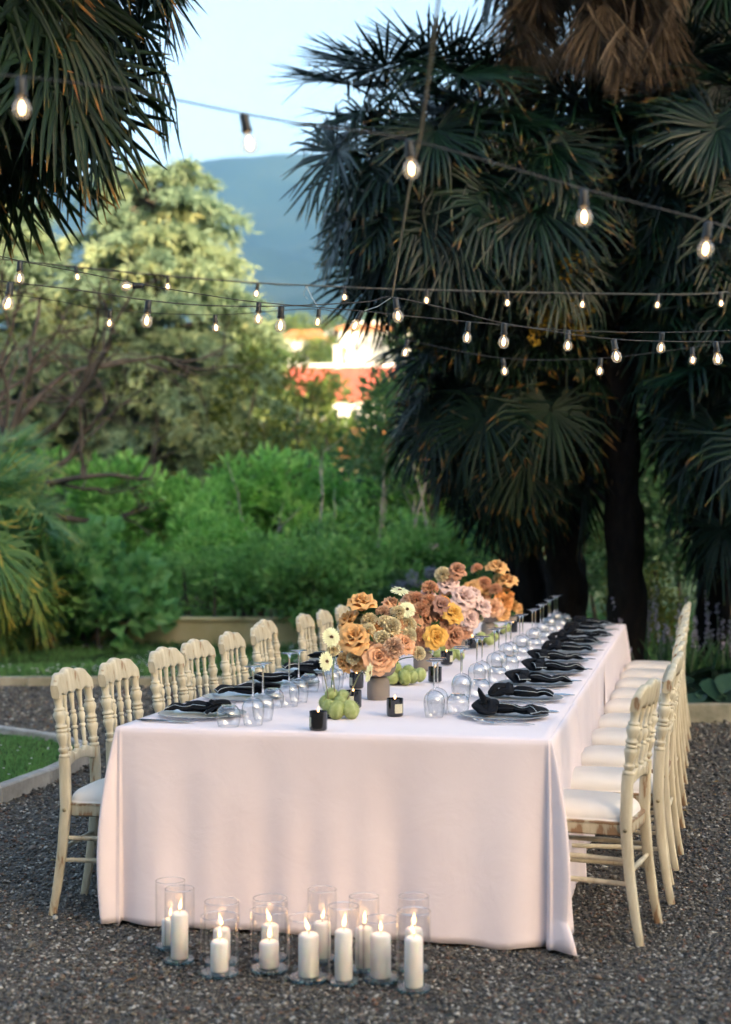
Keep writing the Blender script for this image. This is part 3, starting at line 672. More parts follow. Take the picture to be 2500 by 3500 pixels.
def palm(name, label, base, crown, nf, seed, mat=m_palm, rb=.16, elo=-50, ehi=80, scale=1.0, dead=0, trunk=True, azr=None, rt=.13):
    r = np.random.default_rng(seed); bx, by = base; root = empty(name, (bx, by, 0)); tag(root, label, 'palm tree')
    c = np.array(crown) - np.array([bx, by, 0])
    if trunk:
        s = np.linspace(0, 1, 40); P = np.stack([c[0] * s ** 1.3, c[1] * s ** 1.3, -.1 + (c[2] + .1) * s], 1); T_, N_, B_ = frames(P); n = 20; a = np.linspace(0, 6.2832, n, endpoint=False)
        rad = (rb + (rt - rb) * s)[:, None] * (1 + .10 * r.normal(0, 1, (40, n)) + .08 * np.sin(s * 60)[:, None]); g = G()
        v = P[:, None] + rad[..., None] * (np.cos(a)[None, :, None] * N_[:, None] + np.sin(a)[None, :, None] * B_[:, None]); g.add(v.reshape(-1, 3), grid_faces(40, n, False, True))
        for k in range(70):   # old leaf bases
            s0 = r.uniform(.25, .99); p = np.array([np.interp(s0, s, P[:, q]) for q in range(3)]); az = r.uniform(0, 6.28); d = np.array([math.cos(az), math.sin(az), .9])
            tube(g, [p + d * rb * .6, p + d * rb * 1.25, p + d * rb * 1.7], [.03, .022, .012], 5)
        build('trunk', g, m_ptrunk, root)
    for i in range(nf):
        f = (i + r.random()) / nf; el = ehi + (elo - ehi) * f ** .9 + r.normal(0, 7); az = i * 2.39996 + r.normal(0, .2)
        if azr is not None: az = azr[0] + (azr[1] - azr[0]) * ((i * .618034 + r.random() * .05) % 1)
        j = sorted(range(len(FR)), key=lambda q: abs(FR[q][0] - el) + r.uniform(0, 14))[0]
        me = FR[j][1]
        o = link('frond', me, root, c + np.array([math.cos(az), math.sin(az), 0]) * .08 + np.array([0, 0, .12 - .35 * f]), (r.normal(0, .18), -R(el - FR[j][0]) + r.normal(0, .06), az), scale * r.uniform(.85, 1.12))
        if len(me.materials) == 0: me.materials.append(m_palm)
        if mat is not m_palm: o.material_slots[0].link = 'OBJECT'; o.material_slots[0].material = mat
    for i in range(dead):
        az = i * 2.39996; ox, oy = ((-.5, 0), (.0, -.25), (.5, -.1), (.15, -.1))[i % 4]
        link('dead_frond', DEAD[i % 3], root, c + np.array([ox + math.cos(az) * .10, oy + math.sin(az) * .10, -.05 - .45 * r.random() ** 1.3 - (.2 if i % 4 == 1 else 0)]), (0, -r.uniform(-.05, .25), az), r.uniform(.55, .95))
    return root
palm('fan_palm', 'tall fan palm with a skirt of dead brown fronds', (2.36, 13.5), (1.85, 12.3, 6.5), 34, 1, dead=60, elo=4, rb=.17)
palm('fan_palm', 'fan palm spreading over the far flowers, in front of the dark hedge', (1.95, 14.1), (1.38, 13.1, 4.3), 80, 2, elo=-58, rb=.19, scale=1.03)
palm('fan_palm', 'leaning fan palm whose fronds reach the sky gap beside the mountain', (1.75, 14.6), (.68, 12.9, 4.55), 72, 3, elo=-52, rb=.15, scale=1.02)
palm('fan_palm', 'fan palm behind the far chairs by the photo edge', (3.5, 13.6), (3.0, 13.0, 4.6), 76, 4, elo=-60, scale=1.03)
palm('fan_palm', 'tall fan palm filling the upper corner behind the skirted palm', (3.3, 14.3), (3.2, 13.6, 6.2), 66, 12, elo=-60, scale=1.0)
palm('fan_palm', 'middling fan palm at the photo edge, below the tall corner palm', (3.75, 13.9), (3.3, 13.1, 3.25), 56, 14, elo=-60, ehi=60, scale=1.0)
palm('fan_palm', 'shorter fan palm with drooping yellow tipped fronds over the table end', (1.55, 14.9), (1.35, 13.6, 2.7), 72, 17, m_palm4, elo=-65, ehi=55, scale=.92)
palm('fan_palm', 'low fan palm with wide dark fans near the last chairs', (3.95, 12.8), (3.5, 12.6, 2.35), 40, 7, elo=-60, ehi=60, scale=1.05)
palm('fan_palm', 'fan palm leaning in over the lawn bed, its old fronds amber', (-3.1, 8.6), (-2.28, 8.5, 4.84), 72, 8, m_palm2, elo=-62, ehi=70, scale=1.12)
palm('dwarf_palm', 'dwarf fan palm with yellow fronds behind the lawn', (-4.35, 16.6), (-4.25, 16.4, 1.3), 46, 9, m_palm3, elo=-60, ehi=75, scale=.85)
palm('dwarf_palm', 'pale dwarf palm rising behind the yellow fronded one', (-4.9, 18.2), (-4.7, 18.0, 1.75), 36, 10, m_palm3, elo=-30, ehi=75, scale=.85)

# fruit cluster hanging in the palm
m_fruit = leafmat('palm_blossom', [(0, (.30, .17, .01)), (1, (.5, .33, .03))], .6, .3)
root = bpy.data.objects.get('fan_palm.001')
assert root
for k, (cx, cyy, cz, s) in enumerate(((1.62, 12.45, 3.5, .22), (1.5, 12.5, 3.25, .2), (1.75, 12.55, 3.3, .16))):
    g = G(); bush(g, (0, 0, 0), (s * .7, s * .6, s * 1.3), 420, .035, .03, 12, 800 + k, .5, low=-1); fo = build('flower_cluster', g, m_fruit, root, False, loc=(cx - 1.95, cyy - 14.1, cz)); fo['kind'] = 'stuff'

# plants in the bed under the palms
m_hosta = leafmat('hosta_leaf', [(0, (.012, .035, .022)), (.6, (.03, .075, .045)), (1, (.05, .10, .06))], .4, .2)
r = np.random.default_rng(71)
HB = ['broad leaved plant nearest the palm trunk behind the last chairs', 'broad leaved plant behind the kerb stones', 'large leaved plant at the photo edge beside the kerb', 'broad leaved plant beneath the flower spikes']
for k, (x, y, s) in enumerate(((2.45, 12.6, .42), (2.75, 11.95, .4), (3.0, 11.9, .45), (3.05, 12.6, .42))):
    root = empty('hosta', (x, y, .05)); tag(root, HB[k], 'plant', 'broad leaved plants in the bed'); 
    for q in range(26):
        az = q * 2.4 + r.normal(0, .3); el = r.uniform(.25, 1.2); d = np.array([math.cos(az) * math.cos(el), math.sin(az) * math.cos(el), math.sin(el)]); L = s * r.uniform(.5, .95); p = d * L * .75; g = G()
        tube(g, [(0, 0, 0), p * .6 + np.array([0, 0, .02]), p], .004, 4, .5)
        u = np.linspace(0, 1, 6); w = np.array([.02, .09, .115, .1, .06, .004]) * s / .4; o_ = norm(d * np.array([1, 1, .1]) + np.array([0, 0, -.2])); sd = norm(np.cross(o_, [0, 0, 1.]))
        c = p + o_ * (u * .24 * s / .4)[:, None] - np.array([0, 0, .08]) * (u ** 2)[:, None]
        v = np.stack([c + sd * w[:, None] + np.array([0, 0, .02]), c, c - sd * w[:, None] + np.array([0, 0, .02])], 1); g.add(v.reshape(-1, 3), grid_faces(6, 3), r.random())
        build('leaf', g, m_hosta, root)
m_spike = leafmat('flower_spike', [(0, (.12, .16, .05)), (.5, (.35, .3, .42)), (1, (.55, .5, .62))], .6, .2)
SB = ['clump of thin flower spikes behind the hostas', 'second clump of thin flower spikes toward the photo edge', 'third clump of flower spikes close to the palm trunk']
for k, (x, y) in enumerate(((2.75, 13.1), (3.1, 13.0), (2.5, 13.6))):
    root = empty('flower_spikes', (x, y, .05)); tag(root, SB[k], 'plant', 'flower spikes in the bed')
    for q in range(11):
        h = r.uniform(.5, .95); p = np.array([r.normal(0, .12), r.normal(0, .12), 0]); t_ = p * 1.7 + np.array([0, 0, h]); g = G(); tube(g, [p, (p + t_) / 2, t_], .004, 4, .1)
        n = 30; u = r.uniform(.55, 1, n); leaves(g, p + (t_ - p) * u[:, None], r.normal(0, 1, (n, 3)), r.normal(0, 1, (n, 3)), .03, .02, .3 + .7 * r.random(n)); build('spike', g, m_spike, root, False)
    g = G(); n = 60; az = r.uniform(0, 6.28, n); D = np.stack([np.cos(az) * .5, np.sin(az) * .5, np.ones(n)], 1); leaves(g, np.zeros((n, 3)) + r.normal(0, .08, (n, 3)) * [1, 1, 0], D, r.normal(0, 1, (n, 3)), r.uniform(.3, .6, n), .022, r.random(n)); build('leaf_tuft', g, m_mid, root, False)

# ================================================================== THE TABLE
TRC = np.array([.645, 5.36]); U = np.array([.2113, .9774]); V = np.array([-.9774, .2113]); TW, TL, TZT = 1.6, 6.38, .755
ANG = math.atan2(U[1], U[0])
def T(s, t, z=TZT): p = TRC + U * s + V * t; return np.array([p[0], p[1], z])
ORD = ['first', 'second', 'third', 'fourth', 'fifth', 'sixth', 'seventh', 'eighth', 'ninth', 'tenth', 'eleventh', 'twelfth']

m_table = M('table_board', (.35, .26, .17), .6)
root = empty('dining_table', T(TL / 2, TW / 2, 0), ANG); tag(root, 'long banquet table hidden under the pink cloths', 'table')
g = G(); box(g, (0, 0, .728), (TL - .03, TW - .03, .03), bev=.004); build('tabletop', g, m_table, root, False)
for x in (-2.9, -1.0, 1.0, 2.9):
    for y in (-.6, .6): g = G(); box(g, (x, y, .357), (.05, .05, .71), bev=.004); build('leg', g, m_table, root, False)

def cloth_mat():
    m, t, b, o = nodes('blush_linen')
    n = noise(t, 3.0, 6); r = ramp(t, [(.3, (.745, .628, .632)), (.7, (.795, .678, .682))]); t.links.new(n.outputs[0], r.inputs[0]); t.links.new(r.outputs[0], b.inputs['Base Color'])
    b.inputs['Roughness'].default_value = .85; b.inputs['Sheen Weight'].default_value = .15; b.inputs['Specular IOR Level'].default_value = .2
    tc = t.nodes.new('ShaderNodeTexCoord'); w = t.nodes.new('ShaderNodeTexNoise'); w.inputs['Scale'].default_value = 420; t.links.new(tc.outputs['Object'], w.inputs['Vector'])
    n2 = noise(t, 6, 4, dist=.6); ad = t.nodes.new('ShaderNodeMath'); ad.operation = 'MULTIPLY_ADD'; ad.inputs[1].default_value = 6; t.links.new(n2.outputs[0], ad.inputs[0]); t.links.new(w.outputs[0], ad.inputs[2])
    bp = t.nodes.new('ShaderNodeBump'); bp.inputs['Strength'].default_value = .2; bp.inputs['Distance'].default_value = .003; t.links.new(ad.outputs[0], bp.inputs['Height']); t.links.new(bp.outputs[0], b.inputs['Normal'])
    return m
m_cloth = cloth_mat()
def fold1(p, seed, k=5):
    r = np.random.default_rng(seed); z = np.zeros_like(p)
    for i in range(k): w = r.uniform(5, 26); z += np.sin(p * w + r.uniform(0, 6.28)) / (1 + .06 * w)
    return z / k * 2
def cloth(name, label, s0, s1, z, off, seed, front=False, back=False):
    """one cloth laid across the table: flat top, sides (and table end) falling in folds to the ground"""
    path = []   # s, t, ns, nt, corner weight, corner phase, which
    hem = .02
    def side(a, b, t, nt, n): 
        for x in np.linspace(a, b, n): path.append((x, t, 0, nt, 0, 0, 0))
    def corner(s, t, n0, n1, which, k=26):
        for q in np.linspace(0, 1, k + 2)[1:-1]:
            a = q * math.pi / 2; path.append((s, t, n0[0] * math.cos(a) + n1[0] * math.sin(a), n0[1] * math.cos(a) + n1[1] * math.sin(a), 1, q, which))
    nS = int((s1 - s0) / .012)
    if front:
        side(s1, 0, TW, 1, nS); corner(0, TW, (0, 1), (-1, 0), 1)
        for x in np.linspace(TW, 0, 140): path.append((0, x, -1, 0, 0, 0, 3))
        corner(0, 0, (-1, 0), (0, -1), 2); side(0, s1, 0, -1, nS); runs = [path]
    elif back:
        side(s0, TL, 0, -1, nS); corner(TL, 0, (0, -1), (1, 0), 4)
        for x in np.linspace(0, TW, 100): path.append((TL, x, 1, 0, 0, 0, 3))
        corner(TL, TW, (1, 0), (0, 1), 4); side(TL, s0, TW, 1, nS); runs = [path]
    else:
        side(s1, s0, TW, 1, nS); a = list(path); path.clear(); side(s0, s1, 0, -1, nS); runs = [a, list(path)]
    g = G()
    for run in runs:
        A = np.array(run); n = len(A); arc = np.concatenate([[0], np.cumsum(np.hypot(np.diff(A[:, 0]), np.diff(A[:, 1])) + .008 * (A[1:, 4] > 0))])
        # distance (along the edge) from the nearest corner
        cidx = np.where(A[:, 4] > 0)[0]; dc = np.full(n, 9.); 
        for ci in cidx: dc = np.minimum(dc, np.abs(arc - arc[ci]))
        f1 = fold1(arc, seed); f2 = fold1(arc * 1.7, seed + 50, 4); rows = []
        H = z
        for q in np.concatenate([[0, .003, .008, .016, .03, .05], np.linspace(.08, 1, 26)]):
            rnd = .014; d = q * H
            o = off + (rnd * math.sin(min(d / rnd, 1.57)) if True else 0) + .012 * q
            o = o + (.020 * f1 * q ** .6 + .011 * f2 * q ** 1.4) * np.where(A[:, 6] == 3, 1.25, 1.2)
            ph = np.where(A[:, 6] == 1, A[:, 5], 1 - A[:, 5]); cb = np.where(A[:, 4] > 0, np.where(A[:, 6] == 2, np.sin(np.clip(ph * 1.12, 0, 1) * np.pi) ** .7 * (.72 + .28 * np.cos(ph * 15)), np.sin(np.clip(ph * 1.55, 0, 1) * np.pi) ** .9), 0)
            o = o + cb * math.sin(math.pi * .74 * q ** .95) * np.where(A[:, 6] == 2, .075, .07) * (1 + .25 * np.cos(A[:, 5] * 12)) * (A[:, 4] > 0)
            o = o - .022 * np.exp(-(dc / .05) ** 2) * q * (A[:, 4] == 0) + .03 * np.exp(-((dc - .16) / .09) ** 2) * q * (A[:, 4] == 0)
            o = o + (np.exp(-((A[:, 0] - s1) / .05) ** 2) * .018 * q ** .4 * (A[:, 4] == 0) * (A[:, 6] == 0) if s1 < 2 else 0); zz = H - d * (1 - .018 / H) + .010 * q * f2
            low = .006 + .016 * np.clip(A[:, 1] / TW, 0, 1) * (A[:, 6] == 3); zz = np.maximum(zz, low)
            # cloth that meets the ground by the second corner spreads out
            pool = (A[:, 6] == 2) * np.clip((q - .88) / .12, 0, 1) * (.045 + .022 * np.cos(A[:, 5] * 13)) * np.sin(A[:, 5] * np.pi) ** .6; o = o + pool; zz = zz + (A[:, 6] == 2) * 0.016 * np.sin(A[:, 5] * np.pi) * np.sin(np.clip((q - .86) / .14, 0, 1) * np.pi) * (1 + np.cos(A[:, 5] * 14))
            w = TRC[None] + U[None] * (A[:, 0] + A[:, 2] * o)[:, None] + V[None] * (A[:, 1] + A[:, 3] * o)[:, None]
            zt = zz if q > .02 else np.full(n, H - (rnd - rnd * math.cos(min(d / rnd, 1.57))))
            rows.append(np.column_stack([w, zt]))
        v = np.array(rows); g.add(v.reshape(-1, 3), grid_faces(len(rows), n))
    a = np.linspace(-off if front else s0, TL + off if back else s1, 40); b = np.linspace(-off, TW + off, 50); A, B = np.meshgrid(a, b, indexing='ij')
    w = TRC + U * A[..., None] + V * B[..., None]; wr = .0012 * hnoise(A, B, 5, seed) * np.minimum(1, np.minimum(np.minimum(B, TW - B) / .1, 1)); wr = wr * (np.minimum(A - a[0], a[-1] - A) > .01)
    g.add(np.concatenate([w, (z + wr)[..., None]], -1).reshape(-1, 3), grid_faces(40, 50))
    o = build(name, g, m_cloth)
    tag(o, label, 'tablecloth', 'blush tablecloths laid side by side')
    md = o.modifiers.new('thickness', 'SOLIDIFY'); md.thickness = .0015; md.offset = 0
    return o
cloth('tablecloth', 'blush pink tablecloth on the near end, falling to the gravel in front', 0, 1.06, TZT, .010, 1, front=True)
cloth('tablecloth', 'second blush tablecloth, tucked under the near one', .93, 1.95, TZT - .003, .004, 2)
cloth('tablecloth', 'third blush tablecloth, under the middle flowers', 1.85, 3.45, TZT - .005, .003, 3)
cloth('tablecloth', 'fourth blush tablecloth toward the palms', 3.32, 4.8, TZT - .007, .000, 4)
cloth('tablecloth', 'blush tablecloth covering the far end of the table', 4.7, TL, TZT - .009, -.003, 5, back=True)

# ------------------------------------------------------------------ chairs
def chair_mat():
    m, t, b, o = nodes('distressed_cream_paint')
    n = noise(t, 26, 8, stretch=(1, 1, .22)); r = ramp(t, [(.0, (.20, .11, .055)), (.35, (.27, .16, .085)), (.40, (.43, .365, .25)), (.60, (.53, .465, .335)), (.78, (.63, .57, .435))])
    ge = t.nodes.new('ShaderNodeNewGeometry'); ma = t.nodes.new('ShaderNodeMath'); ma.operation = 'SUBTRACT'; ma.inputs[0].default_value = .5; t.links.new(ge.outputs['Pointiness'], ma.inputs[1])
    mu = t.nodes.new('ShaderNodeMath'); mu.operation = 'MULTIPLY_ADD'; mu.inputs[1].default_value = 3.0; t.links.new(ma.outputs[0], mu.inputs[0]); t.links.new(n.outputs[0], mu.inputs[2])
    oi = t.nodes.new('ShaderNodeObjectInfo'); ms = t.nodes.new('ShaderNodeMath'); ms.operation = 'MULTIPLY_ADD'; ms.inputs[1].default_value = -.06; t.links.new(oi.outputs['Random'], ms.inputs[0]); t.links.new(mu.outputs[0], ms.inputs[2])
    t.links.new(ms.outputs[0], r.inputs[0]); t.links.new(r.outputs[0], b.inputs['Base Color']); b.inputs['Roughness'].default_value = .48; b.inputs['Specular IOR Level'].default_value = .35
    bp = t.nodes.new('ShaderNodeBump'); bp.inputs['Strength'].default_value = .25; bp.inputs['Distance'].default_value = .002; t.links.new(n.outputs[0], bp.inputs['Height']); t.links.new(bp.outputs[0], b.inputs['Normal'])
    return m
m_chair = chair_mat()
m_seat = M('ivory_leatherette', [(.3, (.70, .63, .56)), (.7, (.78, .71, .64))], .5, .35, scale=5, bump=.08, bscale=200)
m_bolt = M('brass_bolt', (.25, .2, .12), .4, metal=.8)
def turned(g, p0, p1, prof, n=14, sq=0):
    p0, p1 = np.array(p0, float), np.array(p1, float); pr = np.array(prof); P = p0 + (p1 - p0) * pr[:, :1]; tube(g, P, pr[:, 1], n)
BAL = [(0, .016), (.03, .021), (.06, .021), (.075, .015), (.1, .0165), (.13, .021), (.155, .0215), (.17, .016), (.2, .0155), (.27, .019), (.34, .024), (.38, .0245), (.41, .018), (.425, .022), (.455, .022), (.47, .017), (.49, .023), (.52, .0235), (.54, .018), (.58, .018), (.66, .025), (.71, .0265), (.75, .019), (.77, .0215), (.79, .0215), (.81, .015), (.9, .0165), (1, .019)]
SPN = [(0, .009), (.04, .0125), (.07, .0125), (.09, .008), (.2, .009), (.3, .011), (.34, .0075), (.355, .0125), (.39, .0125), (.405, .0085), (.45, .011), (.52, .0145), (.57, .015), (.61, .009), (.63, .0125), (.66, .0125), (.68, .008), (.8, .009), (.93, .0125), (1, .011)]
def make_chair():
    root = empty('banquet_chair', (0, 0, 0)); W = .178
    xb = lambda z: np.interp(z, [0, .10, .25, .42, .60, .85, .95], [-.262, -.243, -.222, -.208, -.214, -.243, -.262])
    for s in (-1, 1):   # rear legs rise into turned posts
        g = G(); zz = np.linspace(0, .61, 14); w = np.interp(zz, [0, .15, .45, .61], [.0135, .016, .0195, .019])
        P = np.stack([xb(zz), np.full(14, s * W) + s * .008 * (1 - zz / .61), zz], 1); T_, N_, B_ = frames(P); a = np.linspace(0, 6.2832, 16, endpoint=False)
        ca, sa = np.sign(np.cos(a)) * np.abs(np.cos(a)) ** .6, np.sign(np.sin(a)) * np.abs(np.sin(a)) ** .6
        v = P[:, None] + w[:, None, None] * (ca[None, :, None] * N_[:, None] * 1.12 + sa[None, :, None] * B_[:, None]); g.add(v.reshape(-1, 3), [grid_faces(14, 16, False, True), np.arange(16)[None, ::-1]])
        build('rear_leg', g, m_chair, root, sharp=50)
        g = G(); turned(g, (xb(.607), s * W, .607), (xb(.85), s * W, .85), BAL, 16); build('turned_post', g, m_chair, root, sharp=60)
        g = G(); zz = np.linspace(0, .39, 9); P = np.stack([np.interp(zz, [0, .39], [.188, .172]), np.full(9, s * .172), zz], 1); tube(g, P, [.0115, .0125, .014, .015, .0165, .0175, .0185, .019, .02], 14)
        tube(g, [(.173, s * .172, .335), (.173, s * .172, .342), (.172, s * .172, .36), (.172, s * .172, .367)], [.019, .025, .025, .019], 14); build('front_leg', g, m_chair, root, sharp=50)
        for z_ in (.30, .215): g = G(); tube(g, [(xb(z_), s * W, z_), (-.05, s * .176, z_ + .002), (.178, s * .172, z_)], [.008, .0105, .008], 10); build('stretcher', g, m_chair, root)
        g = G(); lathe(g, [(0, .004), (.006, .003), (.008, 0)], 10); build('bolt', g, m_bolt, root, loc=(xb(.41) , s * (W + .021), .41), rot=(R(-90) * s, 0, 0))
    for x_, z_ in ((xb(.26), .26), (.179, .255)): g = G(); tube(g, [(x_, -W, z_), (x_, 0, z_), (x_, W, z_)], [.008, .0105, .008], 10); build('stretcher', g, m_chair, root)
    # seat frame with notched corners by the rear posts
    out = []
    for a in np.linspace(0, 2 * math.pi, 72, endpoint=False):
        c, s = math.cos(a), math.sin(a); e = .32; x = np.sign(c) * abs(c) ** e * .205 - .008; y = np.sign(s) * abs(s) ** e * (.192 + .012 * (x / .2)); 
        if x < -.13: y *= 1.045; x *= 1.04
        out.append((x, y))
    out = np.array(out); g = G(); n = len(out); rows = []
    for f, z_ in ((.965, .385), (1, .39), (1, .425), (1.012, .428), (1.012, .434), (.97, .437)): rows.append(np.column_stack([out * f, np.full(n, z_)]))
    g.add(np.array(rows).reshape(-1, 3), [grid_faces(6, n, False, True)[:, ::-1], np.arange(n)[None, ::-1], (np.arange(n) + 5 * n)[None]]); build('seat_frame', g, m_chair, root, sharp=35)
    # cushion
    g = G(); rows = []; 
    for q in np.linspace(0, 1, 14):
        f = math.cos(q * math.pi / 2) ** .5 if q < 1 else 0; rows.append(np.column_stack([out * [.965, .965] * f + np.array([.006, 0]), np.full(n, .437 + .064 * math.sin(q * math.pi / 2) ** .9)]))
    rows = [rows[0] + np.array([0, 0, 0])] + rows
    g.add(np.array(rows).reshape(-1, 3), grid_faces(len(rows), n, False, True)[:, ::-1]); build('seat_cushion', g, m_seat, root)
    # crest rail: three lobes above, scallops between the spindles below
    yy = np.linspace(-.203, .203, 57); q = yy / .203
    top = .922 + .022 * np.exp(-(q / .34) ** 2) + .009 * np.exp(-((np.abs(q) - .60) / .18) ** 2) - .05 * np.clip(np.abs(q) - .75, 0, 1) ** 1.2 * 3.4 - .003 * np.exp(-((np.abs(q) - .40) / .07) ** 2)
    sp = np.array([-.178, -.089, 0, .089, .178]); d = np.min(np.abs(yy[:, None] - sp[None]), 1); bot = .835 + .019 * np.clip(d / .044, 0, 1) ** .6 * np.where(np.abs(yy) > .178, .2, 1)
    thick = .0165; g = G(); rows = []; a = np.linspace(0, 6.2832, 16, endpoint=False); ca, sa = np.sign(np.cos(a)) * np.abs(np.cos(a)) ** .45, np.sign(np.sin(a)) * np.abs(np.sin(a)) ** .45
    for y_, t_, b_ in zip(yy, top, bot):
        zc, hh = (t_ + b_) / 2, (t_ - b_) / 2; z_ = zc + hh * sa; rows.append(np.column_stack([xb(z_) - .012 * (1 - (y_ / .2) ** 2) + thick * ca, np.full(16, y_), z_]))
    g.add(np.array(rows).reshape(-1, 3), [grid_faces(57, 16, False, True)[:, ::-1], np.arange(16)[None], (np.arange(16) + 56 * 16)[None, ::-1]]); build('crest_rail', g, m_chair, root, sharp=50)
    # lower rail with cupped rests for the spindles
    yy = np.linspace(-.168, .168, 41); d = np.min(np.abs(yy[:, None] - np.array([-.089, 0, .089])[None]), 1); top = .612 + .016 * np.clip(1 - d / .030, 0, 1) ** .5; bot = .560 + .022 * (1 - (yy / .168) ** 2)
    g = G(); rows = []
    for y_, t_, b_ in zip(yy, top, bot):
        z_ = (t_ + b_) / 2 + (t_ - b_) / 2 * sa; rows.append(np.column_stack([xb(z_) - .010 * (1 - (y_ / .18) ** 2) + .012 * ca, np.full(16, y_), z_]))
    g.add(np.array(rows).reshape(-1, 3), [grid_faces(41, 16, False, True)[:, ::-1], np.arange(16)[None], (np.arange(16) + 40 * 16)[None, ::-1]]); build('lower_rail', g, m_chair, root, sharp=50)
    for y_ in (-.089, 0, .089):
        dx = -.010 * (1 - (y_ / .2) ** 2); g = G(); turned(g, (xb(.622) + dx, y_, .622), (xb(.85) + dx, y_, .85), SPN, 10); build('spindle', g, m_chair, root, sharp=60)
    return root
ch0 = make_chair(); first = True
for c_ in ch0.children:   # narrow back and seat
    if c_.name.startswith('bolt'): c_.location.y *= .885
    else:
        for v_ in c_.data.vertices: v_.co.y *= .885
def put_chair(s, t, facing, label, dr=0.0):
    global first
    o = ch0 if first else copy_tree(ch0); first = False
    p = T(s, t, 0); o.location = (p[0], p[1], .006); o.rotation_euler = (0, 0, ANG + (-math.pi / 2 if facing < 0 else math.pi / 2) + dr)
    tag(o, label, 'chair', 'cream banquet chairs round the table'); return o
# local +X is the front of the seat; the origin lies .22 in front of the rear legs
LS = [.235, .66, 1.25, 1.72, 2.28, 2.86, 3.30, 3.92, 4.36, 4.95]; LT = [1.875, 1.85, 1.85, 1.86, 1.85, 1.855, 1.95, 1.87, 1.85, 1.86]
r = np.random.default_rng(14)
for i, (s, t) in enumerate(zip(LS, LT)):
    put_chair(s, t - .22, -1, '%s cream chair from the near end, on the lawn side of the table' % ORD[i], r.normal(0, .03))
RT = [-.335, -.40, -.425, -.43, -.435, -.44, -.445, -.45, -.45, -.455]
for i, t in enumerate(RT):
    put_chair(.27 + .625 * i + r.normal(0, .02), t + .24, 1, '%s cream chair from the near end, on the palm side of the table' % ORD[i], r.normal(0, .03) - (.15 if i == 0 else .06))

# ================================================================== TABLEWARE
m_glass = thin_glass('thin_clear_glass', edge=.55, refl=.15)
m_vase_glass = thin_glass('cylinder_glass', (.985, .99, .995), .3, .05)
m_base_glass = thin_glass('thick_blue_glass', (.50, .80, .92), .5, .12, .05)
m_plate = thin_glass('pressed_glass_plate', (.86, .88, .90), .5, .1, .34, .12)
m_silver = M('silver_cutlery', (.72, .70, .67), .16, metal=1.0)
m_napkin = M('black_napkin_cloth', [(.3, (.006, .0065, .009)), (.7, (.010, .011, .014))], .85, .15, scale=20, bump=.12, bscale=300)
m_piping = M('grey_piping', (.42, .45, .46), .7)
m_jar = M('black_glass_jar', (.006, .006, .007), .06, .6, coat=.6)
m_wax = M('candle_wax', [(.3, (.80, .73, .66)), (.7, (.84, .78, .72))], .5, .35, scale=4, sss=.35)
m_wick = M('candle_wick', (.02, .015, .01), .9)
m_flame = emit('candle_flame', (1.0, .50, .17), 2.2)
m_flame_tip = emit('candle_flame_core', (1.0, .62, .30), 22.0)

def wine_mesh_parts():
    bowl = G(); o = [(.034, 0), (.037, .012), (.0405, .032), (.0425, .052), (.042, .068), (.038, .083), (.030, .094), (.019, .101), (.008, .1045), (.004, .1065)]
    lathe(bowl, o, 36); rim = G(); lathe(rim, [(.0335, .0), (.0346, .0008), (.0335, .0016), (.0328, .0008), (.0335, 0)], 36)
    stem = G(); lathe(stem, [(.0095, .1012), (.0062, .1035), (.0042, .108), (.0036, .125), (.0035, .165), (.0037, .195), (.005, .210), (.009, .217)], 16)
    foot = G(); lathe(foot, [(.0, .2165), (.012, .217), (.026, .2195), (.0355, .2215), (.0365, .2228), (.0355, .2238), (.02, .2246), (0, .225)], 36)
    return [('bowl', make_mesh('bowl', bowl)), ('rim', make_mesh('rim', rim)), ('stem', make_mesh('stem', stem)), ('foot', make_mesh('foot', foot))]
def solid_glass():
    m, t, b, o = nodes('solid_glass'); b.inputs['Base Color'].default_value = (1, 1, 1, 1); b.inputs['Roughness'].default_value = 0.0
    b.inputs['Transmission Weight'].default_value = 1.0; b.inputs['IOR'].default_value = 1.48; return m
m_solid = solid_glass()
WINE = wine_mesh_parts()
for nm, me in WINE: me.materials.append(m_glass if nm == 'bowl' else m_solid)
def put_wine(p, label, rz=0):
    root = empty('wine_glass', p, rz); tag(root, label, 'wine glass', 'upturned wine glasses on the table')
    for nm, me in WINE: link(nm, me, root)
    return root
tb = G(); lathe(tb, [(.0385, 0), (.043, .014), (.0462, .032), (.046, .047), (.0415, .062), (.034, .071), (.029, .0745), (.026, .0755)], 36); TUMB = make_mesh('cup', tb); TUMB.materials.append(m_glass)
tb = G(); lathe(tb, [(.0, .070), (.024, .0705), (.029, .0735), (.0285, .0775), (.026, .079), (0, .0765)], 30); TBASE = make_mesh('base', tb); TBASE.materials.append(m_solid)
tb = G(); lathe(tb, [(.038, .0), (.0391, .0008), (.038, .0016), (.0373, .0008), (.038, 0)], 36); TRIM = make_mesh('rim', tb); TRIM.materials.append(m_solid)
def put_tumbler(p, label):
    root = empty('tumbler', p); tag(root, label, 'tumbler', 'upturned tumblers on the table')
    link('cup', TUMB, root); link('base', TBASE, root); link('rim', TRIM, root); return root

